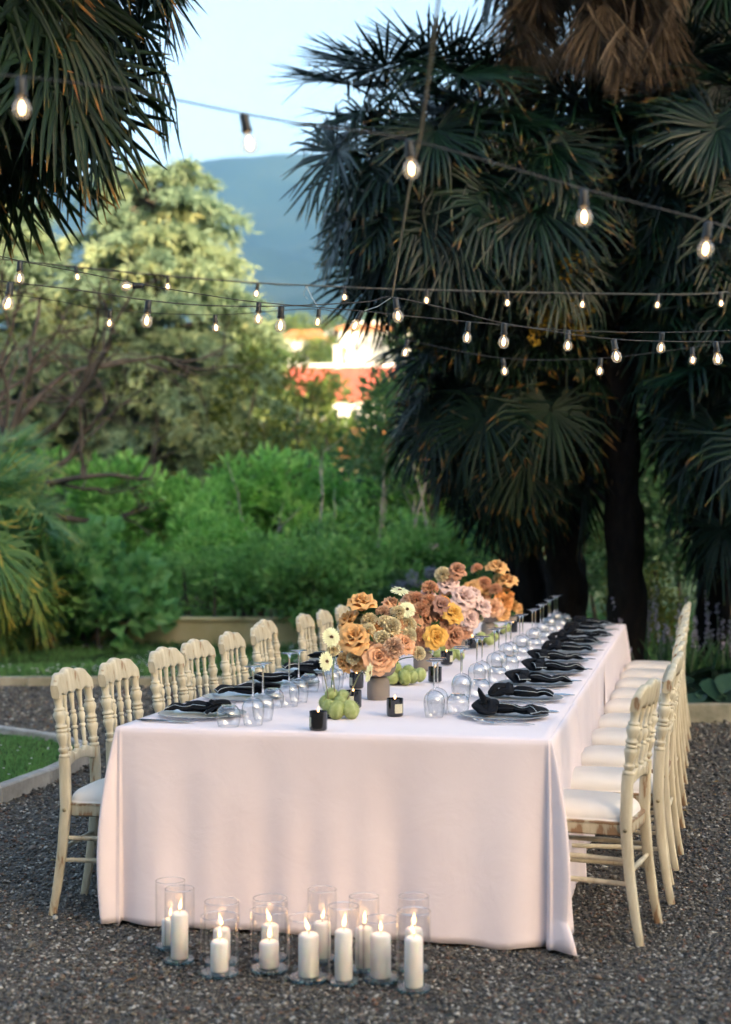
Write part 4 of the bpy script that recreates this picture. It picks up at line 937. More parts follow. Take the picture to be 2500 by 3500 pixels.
# charger plate: pressed glass with a beaded rim
pg = G(); a = np.linspace(0, 6.2832, 96, endpoint=False); prof = [(0, .004), (.07, .004), (.105, .0045), (.118, .007), (.14, .010), (.160, .0125), (.171, .0145), (.175, .0135), (.171, .0115), (.14, .007), (.11, .0015), (0, .001)]
rows = [np.column_stack([r_ * (1 + (.008 * np.cos(a * 48) if r_ > .165 else 0)) * np.cos(a), r_ * (1 + (.008 * np.cos(a * 48) if r_ > .165 else 0)) * np.sin(a), np.full(96, z_) + (.0008 * np.cos(a * 24 + r_ * 200) if .1 < r_ < .165 else 0)]) for r_, z_ in prof]
pg.add(np.array(rows).reshape(-1, 3), grid_faces(len(rows), 96, False, True)[:, ::-1]); PLATE = make_mesh('charger_plate', pg); PLATE.materials.append(m_plate)

def fork_mesh():
    g = G(); x = np.linspace(0, .205, 16); z = np.interp(x, [0, .02, .05, .09, .14, .17, .205], [.016, .008, .003, .006, .009, .006, .002]); w = np.interp(x, [0, .045, .055, .062, .075, .1, .15, .19, .205], [.0, .0, .012, .011, .004, .0028, .004, .0062, .003])
    k = x > .043; X = x[k]; Wd = w[k]; Zk = z[k]; v = np.stack([np.column_stack([X, -Wd, Zk]), np.column_stack([X, 0 * X, Zk + .0014]), np.column_stack([X, Wd, Zk]), np.column_stack([X, 0 * X, Zk - .0014])], 1); g.add(v.reshape(-1, 3), grid_faces(len(X), 4, False, True))
    for q in (-.0095, -.0032, .0032, .0095): tube(g, [(.052, q, float(np.interp(.052, x, z))), (.03, q, float(np.interp(.03, x, z))), (.012, q, .0105), (0, q, .016)], [.0019, .0017, .0014, .0006], 5)
    return make_mesh('fork', g)
def knife_mesh():
    g = G(); x = np.linspace(0, .225, 20); w = np.interp(x, [0, .012, .05, .10, .112, .12, .2, .215, .225], [.001, .006, .0095, .0085, .0045, .0042, .0062, .0068, .004]); h = np.interp(x, [0, .1, .12, .2, .225], [.0007, .001, .003, .0038, .002])
    v = np.stack([np.column_stack([x, -w, .004 + 0 * x]), np.column_stack([x, 0 * x, .004 + h]), np.column_stack([x, w, .004 + 0 * x]), np.column_stack([x, 0 * x, .004 - h])], 1); g.add(v.reshape(-1, 3), [grid_faces(20, 4, False, True), np.arange(4)[None, ::-1], (np.arange(4) + 76)[None]])
    return make_mesh('knife', g, sharp=30)
FORK, KNIFE = fork_mesh(), knife_mesh(); FORK.materials.append(m_silver); KNIFE.materials.append(m_silver)

# knotted napkin: a pleated tail and the knot, piping along the hems
def pleated(g, P, w, h, seed, pl=5, amp=.28, n=36, flat=None):
    P = np.asarray(P, float); Tt, N, B = frames(P); m = len(P); a = np.linspace(0, 6.2832, n, endpoint=False); r = np.random.default_rng(seed); ph = r.uniform(0, 6.28)
    w = np.broadcast_to(np.asarray(w, float), (m,)); h = np.broadcast_to(h, (m,)); tw = np.cumsum(r.normal(0, .10, m))
    mod = 1 + amp * np.sin(pl * a[None] + ph + tw[:, None] * 2) * (.6 + .4 * np.sin(a[None] * 2 + tw[:, None])) + .10 * np.sin((pl + 6) * a[None] + tw[:, None] * 3)
    up = np.array([0, 0, 1.]); S = norm(np.cross(Tt, up + 1e-3)); Un = norm(np.cross(S, Tt)); 
    v = P[:, None] + (w[:, None] * mod * np.cos(a))[..., None] * S[:, None] + (h[:, None] * mod * np.sin(a))[..., None] * Un[:, None]
    v[..., 2] = np.maximum(v[..., 2], .0155 * 0 + .006); g.add(v.reshape(-1, 3), [grid_faces(m, n, False, True), np.arange(n)[None, ::-1], (np.arange(n) + (m - 1) * n)[None]]); return v
def napkin_mesh(seed, ear=False):
    r = np.random.default_rng(seed); g = G(); gp = G(); L = r.uniform(.15, .20); k = 22
    P = smooth_path([(-.045, 0, .030), (-.01, r.normal(0, .006), .030), (.04, r.normal(0, .016), .030), (.085, r.normal(0, .020), .024), (L * .75, r.normal(0, .020), .032), (L, r.normal(0, .022), .018)], 6); m = len(P); f = np.linspace(0, 1, m)
    wob = 1 + .26 * np.sin(f * 8 + r.uniform(0, 6))
    v = pleated(g, P, np.interp(f, [0, .15, .5, .85, 1], [.012, .024, .034, .040, .052]) * wob, np.interp(f, [0, .2, .6, .9, 1], [.014, .020, .019, .014, .006]) * wob, seed, r.integers(4, 6))
    for c in (r.integers(2, 7), r.integers(12, 17)): 
        cc = int(c); tube(gp, v[4:, cc] + np.array([0, 0, .0012]), .0016, 5)
    tube(gp, v[-1, list(range(0, 19))] + np.array([.001, 0, .0005]), .0016, 5)
    # knot: the cloth looped over itself, its short end tucked through
    x0 = -.078; j = lambda k=.008: r.normal(0, k, 3)
    Kp = smooth_path(np.array([(-.035, -.004, .024), (-.052, .024, .040), (x0 - .004, .022, .062), (x0 - .040, .002, .052), (x0 - .036, -.026, .026), (x0 + .004, -.034, .020), (x0 + .036, -.020, .040), (x0 + .024, .016, .056), (x0 - .012, .036, .036), (x0 - .05, .034, .020)]) + np.array([j() for _ in range(10)]), 6)
    m = len(Kp); f = np.linspace(0, 1, m); pleated(g, Kp, np.interp(f, [0, .25, .5, .8, 1], [.016, .024, .020, .022, .028]), np.interp(f, [0, .3, .6, 1], [.013, .011, .014, .008]), seed + 9, 3, .34, 30)
    Q = smooth_path([(x0 + .035, 0, .02), (x0, .002, .030), (x0 - .03, -.004, .022)], 6); pleated(g, Q, np.interp(np.linspace(0, 1, 13), [0, .5, 1], [.014, .026, .012]), .016, seed + 5, 4, .3, 24)
    sgn = 1 if r.random() < .5 else -1
    E2 = smooth_path(np.array([(x0 - .01, .01 * sgn, .04), (x0 + .01, .045 * sgn, .034), (x0 + .035, .075 * sgn, .022)]) + np.array([j(.005) for _ in range(3)]), 7); m2 = len(E2); v2 = pleated(g, E2, np.interp(np.linspace(0, 1, m2), [0, .5, 1], [.012, .022, .030]), np.interp(np.linspace(0, 1, m2), [0, 1], [.010, .004]), seed + 3, 3, .3, 24)
    tube(gp, v2[:, 3] + np.array([0, 0, .001]), .0014, 5); tube(gp, v2[-1, :14], .0014, 5)
    if ear:
        E_ = smooth_path([(x0 - .015, .0, .05), (x0 - .02, .004, .075), (x0 - .03, .0, .10), (x0 - .038, 0, .122)], 4); T_, N_, B_ = frames(E_); w = np.interp(np.linspace(0, 1, len(E_)), [0, .4, .8, 1], [.016, .020, .012, .002]); a = np.linspace(0, 6.2832, 18, endpoint=False)
        vv = E_[:, None] + (w[:, None] * np.cos(a))[..., None] * np.array([.9, -.35, 0]) + (w[:, None] * .38 * np.sin(a))[..., None] * np.array([.35, .9, 0]); g.add(vv.reshape(-1, 3), grid_faces(len(E_), 18, False, True)); tube(gp, vv[:, 9], .0013, 5)
    return make_mesh('napkin', g), make_mesh('piping', gp)
NAP = [napkin_mesh(20 + i, i == 0) for i in range(6)]
for a_, b_ in NAP: a_.materials.append(m_napkin); b_.materials.append(m_piping)

r = np.random.default_rng(33)
def setting(i, s, t, sgn, side, glasses, forks=True, knives=True, nap=None):
    rz = ANG + (-math.pi / 2 if sgn > 0 else math.pi / 2)   # local +X points to the guest
    c, sn = math.cos(rz), math.sin(rz); p = T(s, t, TZT + .0025); o_ = ORD[i]
    at = lambda x, y, z=0: (p[0] + c * x - sn * y, p[1] + sn * x + c * y, p[2] + z)
    pl = link('charger_plate', PLATE, None, at(0, 0), (0, 0, rz + r.uniform(0, 6))); tag(pl, 'clear glass charger plate at the %s setting from the near end, %s side' % (o_, side), 'plate', 'glass charger plates')
    j = nap if nap is not None else int(r.integers(1, 6)); me, mp = NAP[j]; root = empty('napkin', at(-.005 + r.normal(0, .012), -.012 + r.normal(0, .015), .0095), rz + r.normal(0, .10))
    tag(root, 'knotted black napkin on the %s setting from the near end, %s side' % (o_, side), 'napkin', 'knotted black napkins'); sc = r.uniform(.86, 1.0); sc = (sc, sc * .95, sc * .95); link('cloth', me, root, scale=sc); link('piping', mp, root, scale=sc)
    if forks:
        for q, (y, dx) in enumerate(((-.200, -.075), (-.226, -.055))):
            f = link('fork', FORK, None, at(dx - .02 + r.normal(0, .006), y + .01, .0005), (0, 0, rz + r.normal(0, .05))); tag(f, '%s fork of the %s setting from the near end, %s side' % (('inner', 'outer')[q], o_, side), 'fork', 'silver forks')
    if knives:
        for q, (y, dx) in enumerate(((.188, -.02), (.212, -.04))):
            f = link('knife', KNIFE, None, at(dx + r.normal(0, .006), y + .005, 0), (0, 0, rz + r.normal(0, .03))); tag(f, '%s knife of the %s setting from the near end, %s side' % (('inner', 'outer')[q], o_, side), 'knife', 'silver knives')
    (x1, y1), (x2, y2), (x3, y3) = glasses; j_ = lambda: r.normal(0, .006)
    put_wine(at(x1 + j_(), y1 + j_()), 'upturned wine glass nearer the flowers, %s setting from the near end, %s side' % (o_, side))
    put_wine(at(x2 + j_(), y2 + j_()), 'upturned wine glass beside the tumbler, %s setting from the near end, %s side' % (o_, side))
    put_tumbler(at(x3 + j_(), y3 + j_()), 'upturned tumbler at the %s setting from the near end, %s side' % (o_, side))
for i in range(10):
    setting(i, .545 + .603 * i, .215 + r.normal(0, .008), 1, 'palm', ((-.272, -.055), (-.268, .05), (-.20, .085)), nap=0 if i == 0 else None)
for i in range(10):
    setting(i, .335 + .595 * i, 1.40 + r.normal(0, .008), -1, 'lawn', ((-.275, .085), (-.27, .21), (-.205, .265)))

# ------------------------------------------------------------------ candles in black jars
def flame(parent, z, s=1.0, lean=0.0, power=0.0):
    g = G(); pr = [(0, 0), (.0035, .003), (.0055, .009), (.005, .017), (.003, .026), (.0012, .033), (0, .038)]; lathe(g, [(a * s, b * s) for a, b in pr], 12)
    o = build('flame', g, m_flame, parent, loc=(0, 0, z + .004 * s), rot=(0, lean, 0))
    if power:
        l = bpy.data.lights.new('flame_light', 'POINT'); l.energy = power; l.color = (1.0, .55, .22); l.shadow_soft_size = .012 * s
        lo = bpy.data.objects.new('flame_light', l); COL.objects.link(lo); lo.parent = parent; lo.location = (0, 0, z + .022 * s)
def label_mat():
    m, t, b, o = nodes('printed_label'); tc = t.nodes.new('ShaderNodeTexCoord'); sp = t.nodes.new('ShaderNodeSeparateXYZ'); t.links.new(tc.outputs['Generated'], sp.inputs[0])
    w = t.nodes.new('ShaderNodeTexWave'); w.bands_direction = 'Z'; w.inputs['Scale'].default_value = 2.6; t.links.new(tc.outputs['Generated'], w.inputs['Vector'])
    r_ = ramp(t, [(.0, (.62, .58, .42)), (.84, (.62, .58, .42)), (.9, (.24, .22, .17))]); t.links.new(w.outputs[0], r_.inputs[0]); t.links.new(r_.outputs[0], b.inputs['Base Color']); return m
m_label = label_mat()
jg = G(); lathe(jg, [(0, 0), (.029, 0), (.0325, .003), (.0335, .008), (.0335, .070), (.0325, .071), (.0315, .070), (.0312, .056), (0, .055)], 40); JAR = make_mesh('jar', jg, sharp=40); JAR.materials.append(m_jar)
wg = G(); lathe(wg, [(0, .0552), (.030, .0556), (.0311, .0566)], 30); WAX = make_mesh('wax', wg); WAX.materials.append(m_wax)
lg = G(); a = np.linspace(-.55, .55, 12); lg.add(np.array([[(.0337 * math.cos(q), .0337 * math.sin(q), z) for z in (.014, .050)] for q in a]).reshape(-1, 3), grid_faces(12, 2)); LAB = make_mesh('label', lg); LAB.materials.append(m_label)
CAND = [(.033, .846, 188), (.493, .647, -60), (.733, .869, -120), (1.457, 1.018, 205), (1.817, .709, 60), (2.713, .796, -28), (3.793, .809, 10), (4.032, .793, 120), (5.202, .724, 30)]
CL = ['black jar candle nearest the table end', 'black jar candle with its label facing out, before the first vase', 'black jar candle tucked behind the green pods', 'black jar candle behind the first vase, lawn side', 'black jar candle beside the second pod bowl', 'black jar candle past the second vase', 'black jar candle between the third and fourth vases', 'black jar candle behind its twin near the fourth vase', 'farthest black jar candle by the upturned glasses']
CL[-1] = 'last black jar candle toward the far table end, by the upturned glasses'
for (s, t, az), lb in zip(CAND, CL):
    root = empty('jar_candle', T(s, t, TZT + .002)); tag(root, lb, 'candle', 'black jar candles on the table')
    link('jar', JAR, root); link('wax', WAX, root); link('label', LAB, root, rot=(0, 0, R(az))); g = G(); tube(g, [(0, 0, .055), (.001, 0, .066)], .0012, 5); build('wick', g, m_wick, root)
    flame(root, .062, .62, r.normal(0, .1))

# ------------------------------------------------------------------ flowers
def rose_mesh(seed, open_=1.0, n=26):
    r = np.random.default_rng(seed); g = G(); nu, nv = 9, 10
    a = np.linspace(-1, 1, nu); b = np.linspace(0, 1, nv); A, B = np.meshgrid(a, b, indexing='ij')
    for i in range(n):
        f = i / (n - 1); th = i * 2.39996 + r.normal(0, .1); al = R(4 + 62 * f ** 1.25 * open_) * r.uniform(.9, 1.1); ln = (.34 + .20 * f) * r.uniform(.94, 1.06); Wd = .13 + .21 * f ** .7
        ang = al + R(48) * (.35 + .65 * f) * np.clip(1 - b / .45, 0, 1) - R(14) * np.sin(np.pi * b) + R(75) * f ** .8 * np.clip((b - .72) / .28, 0, 1) ** 1.4 * r.uniform(.5, 1.3)
        st = ln / (nv - 1); rad = .012 + .035 * f + np.concatenate([[0], np.cumsum(np.sin(ang[1:]) * st)]); z = -.10 * f + np.concatenate([[0], np.cumsum(np.cos(ang[1:]) * st)])
        rad = np.maximum(rad, .02 + .05 * f); wp = np.interp(b, [0, .2, .5, .75, .92, 1], [.35, .62, 1, 1.02, .78, .5])
        RR = rad[None] * np.ones_like(A); ZZ = z[None] - ln * .16 * np.abs(A) ** 2.2 * B ** 1.5
        PH = th + A * (Wd * wp / (rad * .8 + .085))[None]
        e = A ** 2 * B; RR = RR + (.035 * f + .01) * e * (1 if i % 2 else .4) + .014 * np.sin(A * 5 + i * 1.7) * B ** 2 * (.3 + f); ZZ = ZZ + .016 * np.sin(A * 4.3 + i * 2.3) * B ** 2 - .03 * e * f
        tip = np.exp(-(A / .25) ** 2) * np.clip((B - .85) / .15, 0, 1); RR = RR + .03 * f * tip; ZZ = ZZ + .02 * tip * (1 - f)
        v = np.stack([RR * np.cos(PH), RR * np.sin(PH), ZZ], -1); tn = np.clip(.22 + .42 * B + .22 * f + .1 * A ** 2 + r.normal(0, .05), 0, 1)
        g.add(v.reshape(-1, 3), grid_faces(nu, nv), tn.ravel())
    lathe(g, [(.0, -.24), (.04, -.22), (.09, -.16), (.10, -.08)], 10, -.2)
    return make_mesh('rose', g)
def carnation_mesh(seed):
    r = np.random.default_rng(seed); g = G(); n = 85
    for i in range(n):
        f = (i + .5) / n; el = math.pi / 2 - f ** .62 * 1.75; th = i * 2.39996; d = np.array([math.cos(th) * math.cos(el), math.sin(th) * math.cos(el), math.sin(el)]); L = .50 * (.86 + .14 * r.random()) * (.82 + .18 * f)
        s = norm(np.cross(d, r.normal(0, 1, 3))); s = norm(s + .5 * norm(np.cross(d, [0, 0, 1.001]))); u = np.cross(d, s); k = 7; a = np.linspace(-1, 1, k); rows = []
        for b, w in ((.35, .04), (.72, .13), (.9, .17), (1.0, .16)):
            z = L * b * (1 - .06 * a ** 2) + (.035 * ((np.arange(k) % 2) - .5) if b == 1 else 0); rows.append(d[None] * z[:, None] + s[None] * (a * w)[:, None] + u[None] * (.05 * b * np.sin(a * 4.5 + i) * (b > .5))[:, None])
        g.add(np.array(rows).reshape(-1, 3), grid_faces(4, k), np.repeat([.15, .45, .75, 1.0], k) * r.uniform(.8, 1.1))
    lathe(g, [(.02, -.5), (.07, -.45), (.10, -.25), (.12, -.08)], 8, -.2); return make_mesh('carnation', g)
def gerbera_mesh(seed):
    r = np.random.default_rng(seed); g = G()
    for ring, (n, L, z) in enumerate(((24, .5, .0), (20, .44, .035), (14, .3, .06))):
        for i in range(n):
            th = (i + .5 * ring) * 6.2832 / n + r.normal(0, .03); d = np.array([math.cos(th), math.sin(th), 0]); s = np.array([-d[1], d[0], 0]); l = L * r.uniform(.93, 1.05); lift = r.normal(.10, .05)
            b = np.array([.14, .4, .75, .95, 1.0]); w = np.array([.018, .042, .05, .034, .006]); c = d * (b * l)[:, None] + np.array([0, 0, 1.]) * (z + lift * b * .6 - .12 * b ** 3 * .6)[:, None]
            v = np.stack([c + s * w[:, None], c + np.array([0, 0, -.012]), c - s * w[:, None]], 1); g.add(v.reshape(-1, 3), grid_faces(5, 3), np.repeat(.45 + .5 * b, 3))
    lathe(g, [(.0, -.16), (.05, -.13), (.09, -.04), (.1, .0)], 10, -.2); return make_mesh('gerbera', g)
def eye_mesh():
    g = G(); lathe(g, [(.105, .045), (.09, .075), (.05, .08), (.03, .072), (0, .07)], 16); r = np.random.default_rng(1); n = 70; a = r.uniform(0, 6.28, n); q = .095 * np.sqrt(r.random(n)); P = np.stack([q * np.cos(a), q * np.sin(a), np.full(n, .07)], 1); leaves(g, P, r.normal(0, .4, (n, 3)) + [0, 0, 1], r.normal(0, 1, (n, 3)), .05, .016, .5); return make_mesh('eye', g)
ROSE = [rose_mesh(i, o) for i, o in ((1, 1.0), (2, .9), (3, 1.12), (4, .72))]; CARN = [carnation_mesh(5), carnation_mesh(6)]; GERB = [gerbera_mesh(7), gerbera_mesh(8)]; EYE_ = eye_mesh()
def petal(name, c, rough=.6, tr=.28):
    c = np.array(c); gn = (.06, .11, .03)
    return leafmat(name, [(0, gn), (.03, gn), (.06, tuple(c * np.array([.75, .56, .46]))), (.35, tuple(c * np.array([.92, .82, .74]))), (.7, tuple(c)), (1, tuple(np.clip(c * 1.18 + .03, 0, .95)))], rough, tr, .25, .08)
m_green = M('stem_green', (.08, .14, .035), .5)
m_stem_pale = M('stem_reddish', [(.3, (.18, .20, .07)), (.7, (.26, .17, .10))], .5, scale=12)
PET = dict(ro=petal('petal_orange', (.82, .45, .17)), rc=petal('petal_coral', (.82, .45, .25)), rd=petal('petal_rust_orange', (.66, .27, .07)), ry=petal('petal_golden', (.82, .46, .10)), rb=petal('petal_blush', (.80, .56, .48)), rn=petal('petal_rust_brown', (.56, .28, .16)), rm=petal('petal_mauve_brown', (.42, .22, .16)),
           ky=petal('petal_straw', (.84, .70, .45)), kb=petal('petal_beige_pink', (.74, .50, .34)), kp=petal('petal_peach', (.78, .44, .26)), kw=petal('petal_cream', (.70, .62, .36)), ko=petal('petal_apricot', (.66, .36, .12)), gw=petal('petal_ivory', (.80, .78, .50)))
m_eye = M('gerbera_eye', [(.4, (.06, .02, .012)), (.6, (.22, .10, .04))], .8, scale=60)
m_clay = M('taupe_ceramic', [(.3, (.20, .165, .14)), (.7, (.235, .20, .17))], .72, .3, scale=3, bump=.05)
vg = G(); lathe(vg, [(0, 0), (.046, 0), (.049, .003), (.0495, .03), (.0495, .062), (.047, .080), (.040, .092), (.030, .099), (.026, .101)], 48); PED = make_mesh('pedestal', vg, sharp=50); PED.materials.append(m_clay)
vg = G(); lathe(vg, [(.026, .100), (.045, .1015), (.060, .108), (.071, .121), (.0765, .138), (.0775, .156), (.0765, .172), (.074, .173), (.073, .16), (.068, .14), (.04, .13), (0, .128)], 48); BOWL = make_mesh('bowl', vg, sharp=50); BOWL.materials.append(m_clay)
FLN = {'r': 'rose', 'k': 'carnation', 'g': 'gerbera'}
fr_ = np.random.default_rng(55)
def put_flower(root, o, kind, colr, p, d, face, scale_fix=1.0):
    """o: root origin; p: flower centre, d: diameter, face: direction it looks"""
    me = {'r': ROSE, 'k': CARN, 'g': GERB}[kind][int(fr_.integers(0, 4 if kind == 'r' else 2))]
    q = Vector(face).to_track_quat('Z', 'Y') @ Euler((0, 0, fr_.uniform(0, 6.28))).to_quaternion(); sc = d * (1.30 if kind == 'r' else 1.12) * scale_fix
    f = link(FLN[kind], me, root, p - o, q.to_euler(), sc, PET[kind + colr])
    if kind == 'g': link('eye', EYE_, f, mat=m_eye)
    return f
def stem(root, o, a, b, face, mat, rad=.0024):
    g = G(); b = np.asarray(b, float); tube(g, smooth_path([a - o, (a + b) / 2 - o + np.array([0, 0, .01]) - np.asarray(face) * .012, b - o - np.asarray(face) * .03, b - o - np.asarray(face) * .006], 5), rad, 6); build('stem', g, mat, root)
FLOWERS = [
 ((.056, 6.552), [('r','o',-.073,0,1.158,.119),('r','o',-.127,.02,1.097,.085),('r','o',-.101,-.07,1.022,.124),('r','c',.003,-.1,.947,.118),('k','y',-.039,-.02,1.1,.075),('k','b',.022,0,1.133,.069),('k','b',.065,-.12,.992,.089),('k','y',.017,-.09,1.027,.074),('k','y',.057,-.05,1.077,.087),('k','y',-.107,-.06,.944,.068),('r','o',-.139,-.02,.922,.08),('k','y',.174,-.05,.962,.062),('r','c',.107,-.06,.997,.09),('r','c',.059,.04,1.165,.07),('g','w',.093,0,1.227,.078),('g','w',.124,-.02,1.148,.07),('k','y',.086,-.02,1.134,.069),('k','y',-.045,-.06,1.059,.065),('r','d',.002,-.02,1.065,.08),('k','y',.129,-.03,1.035,.075),('r','o',-.092,-.03,.917,.07),('r','c',-.005,-.04,1.026,.085),('r','d',.05,.03,.99,.09),('r','o',-.06,.02,.99,.1),('r','d',0,0,1.0,.1),('k','y',.03,-.03,1.09,.075),('r','c',.09,0,1.06,.09),('k','b',-.03,-.09,.985,.075),('r','o',-.05,-.06,.93,.08),('k','y',.13,.01,1.08,.075)]),
 ((.299, 7.859), [('k','p',-.01,-.06,1.074,.093),('k','p',-.035,0,1.123,.094),('r','m',.088,-.05,1.089,.098),('r','y',.147,-.05,1.047,.105),('r','y',.056,-.1,.935,.114),('r','n',.145,-.03,.934,.115),('k','p',-.033,-.08,.945,.097),('r','c',-.043,-.05,.995,.1),('r','n',.078,-.02,1.016,.1),('k','p',.038,.02,1.183,.09),('r','b',.029,.06,1.139,.08),('r','c',-.062,.08,1.123,.085),('r','n',.018,-.02,1.008,.1),('r','n',.115,-.02,.978,.105),('r','n',.073,.03,1.05,.095),('r','n',.05,0,.97,.1),('k','p',-.04,0,1.05,.09),('r','d',.10,.02,1.10,.09),('r','n',0,-.06,.93,.1),('k','p',.03,-.05,1.12,.08)]),
 ((.552, 9.061), [('r','b',-.056,0,1.149,.108),('k','y',-.087,0,1.214,.1),('r','n',0,0,1.232,.1),('r','b',.034,-.07,1.07,.138),('r','b',.139,-.05,1.013,.114),('r','b',.064,-.08,.955,.11),('r','n',.003,-.02,.999,.11),('r','n',.031,-.06,.889,.105),('r','b',.097,.03,1.092,.09),('r','n',-.053,.06,1.099,.09),('k','w',.126,0,.96,.069)]),
 ((.828, 10.153), [('r','o',-.108,-.02,1.072,.121),('k','p',-.031,-.02,1.12,.097),('r','c',.027,-.08,.959,.118),('r','d',.098,-.04,.995,.113),('k','p',.044,-.05,1.078,.092),('r','o',.126,0,1.124,.121),('r','o',.058,0,1.216,.126),('k','p',-.078,0,1.216,.083),('k','w',.066,.03,1.152,.068),('r','o',.088,-.05,.918,.1),('k','o',.16,0,.959,.068),('r','o',-.018,.02,1.05,.11),('r','d',.121,.05,1.039,.1),('r','c',-.029,0,.983,.11)]),
 ((1.06, 11.0), [('k','o',.02,0,.93,.07),('k','p',-.03,-.02,.90,.07),('r','o',.05,.02,.90,.08)])]
FLAB = ['footed vase of orange roses and straw carnations, first from the near end', 'footed vase of peach carnations and brown roses, second from the near end', 'footed vase of blush pink roses, third from the near end', 'footed vase of orange and apricot roses, fourth from the near end', 'small low posy at the far end of the table']
for k, ((vx, vy), L_) in enumerate(FLOWERS):
    o = np.array([vx, vy, TZT + .002]); root = empty('flower_arrangement', o); tag(root, FLAB[k], 'flowers', 'flower arrangements down the table')
    hz = 1.0 if k < 4 else .55
    link('pedestal', PED, root, scale=(1, 1, 1) if k < 4 else (.6, .6, .5)); link('vase_bowl', BOWL, root, scale=(1, 1, 1) if k < 4 else (.6, .6, .5))
    mouth = o + np.array([0, 0, .155 * hz])
    for (kd, cl, dx, dy, z, d) in L_:
        p = np.array([vx + dx, vy + dy, z]); out = norm(p - (mouth + np.array([0, .02, .03]))); face = norm(out * .9 + np.array([-.05, -.62, .18]) + fr_.normal(0, .16, 3))
        if kd == 'k' and fr_.random() < .35: face = norm(out + np.array([0, .0, .7]) + fr_.normal(0, .25, 3))
        if (kd, dx) in (('r', -.073), ('r', .058), ('r', .126)): face = norm(np.array([-.1, -.35, 1.0]))
        if kd == 'g': face = norm(np.array([.1, -.35, 1.0])) if z > 1.2 else norm(np.array([.25, -1.0, .55]))
        put_flower(root, o, kd, cl, p, d, face)
        stem(root, o, mouth + np.array([dx * .25, dy * .25, -.01]), p, face, m_green)
    g = G(); n = 46 if k < 4 else 14; a = fr_.uniform(0, 6.28, n); D = np.stack([np.cos(a), np.sin(a), fr_.uniform(.1, 1.2, n)], 1); leaves(g, (mouth - o) + D * fr_.uniform(.01, .12, n)[:, None] * hz, D + fr_.normal(0, .3, (n, 3)), fr_.normal(0, 1, (n, 3)) + [0, 0, 1], fr_.uniform(.03, .055, n), .024, fr_.random(n)); build('leaves', g, m_dark, root, False)

# green balloon pods in black bowls
m_pod = leafmat('balloon_pod', [(0, (.24, .30, .08)), (.5, (.38, .44, .15)), (1, (.58, .62, .30))], .55, .3, .3, .25)
def pod_mesh(seed, hair=True):
    r = np.random.default_rng(seed); g = G(); v, f = ico(3); q = v.copy(); az = np.arctan2(v[:, 1], v[:, 0]); v = v * (1 + .06 * np.cos(az * 5 + seed) * (1 - v[:, 2:] [:, 0] ** 2))[:, None] * np.array([1, .93, 1.1]); v[:, 2] += .10 * np.clip(-q[:, 2], 0, 1) ** 6 * -1
    g.add(v, f, np.clip(.45 + .15 * np.cos(az * 6) + .1 * r.normal(0, 1, len(v)), 0, 1)); n = 240; d = ellipsoid_dirs(r, n)
    if hair: leaves(g, d * .99, d + r.normal(0, .35, (n, 3)), r.normal(0, 1, (n, 3)), .26, .03, 1.0)
    return make_mesh('pod', g)
PODS = [pod_mesh(1), pod_mesh(2), pod_mesh(3)]
for q in PODS: q.materials.append(m_pod)
bg = G(); lathe(bg, [(0, 0), (.038, 0), (.0405, .004), (.041, .024), (.0395, .026), (.038, .022), (.037, .008), (0, .007)], 36); KEN = make_mesh('dish', bg, sharp=40); KEN.materials.append(m_jar)
PB = [((-.152, 5.934), 'black dish of hairy green pods with three leaning gerberas, nearest the table end', [(-.135, .02, .842, .05), (-.089, .015, .834, .052), (-.143, -.03, .803, .048), (-.112, -.05, .783, .06), (-.060, -.04, .785, .062), (-.098, -.01, .815, .05), (-.16, .02, .815, .045)]),
      (None, 'black dish of green pods behind the first vase', [(-.04, -.02, .80, .055), (-.005, .02, .83, .055), (.035, -.05, .785, .06), (.075, -.02, .79, .05), (.085, .02, .80, .045), (.11, 0, .80, .055), (.02, .03, .80, .045), (.055, .03, .815, .05), (-.02, -.05, .782, .05)]),
      (None, 'black dish of green pods beside the second vase', [(-.06, 0, .80, .05), (0, -.02, .785, .05), (.07, -.03, .785, .055), (.10, .01, .80, .055), (.12, -.02, .783, .05), (.04, .03, .82, .05)]),
      (None, 'black dish of green pods by the fourth vase', [(-.05, 0, .80, .055), (.02, -.02, .785, .055), (.08, 0, .81, .055), (.13, -.01, .79, .06), (.16, .02, .81, .05)]),
      (None, 'black dish of green pods close to the far glasses', [(-.03, 0, .80, .05), (.03, -.02, .785, .05), (.06, .02, .80, .05)])]
BS = [None, (1.682, .87), (2.959, .885), (3.98, .86), (5.0, .80)]
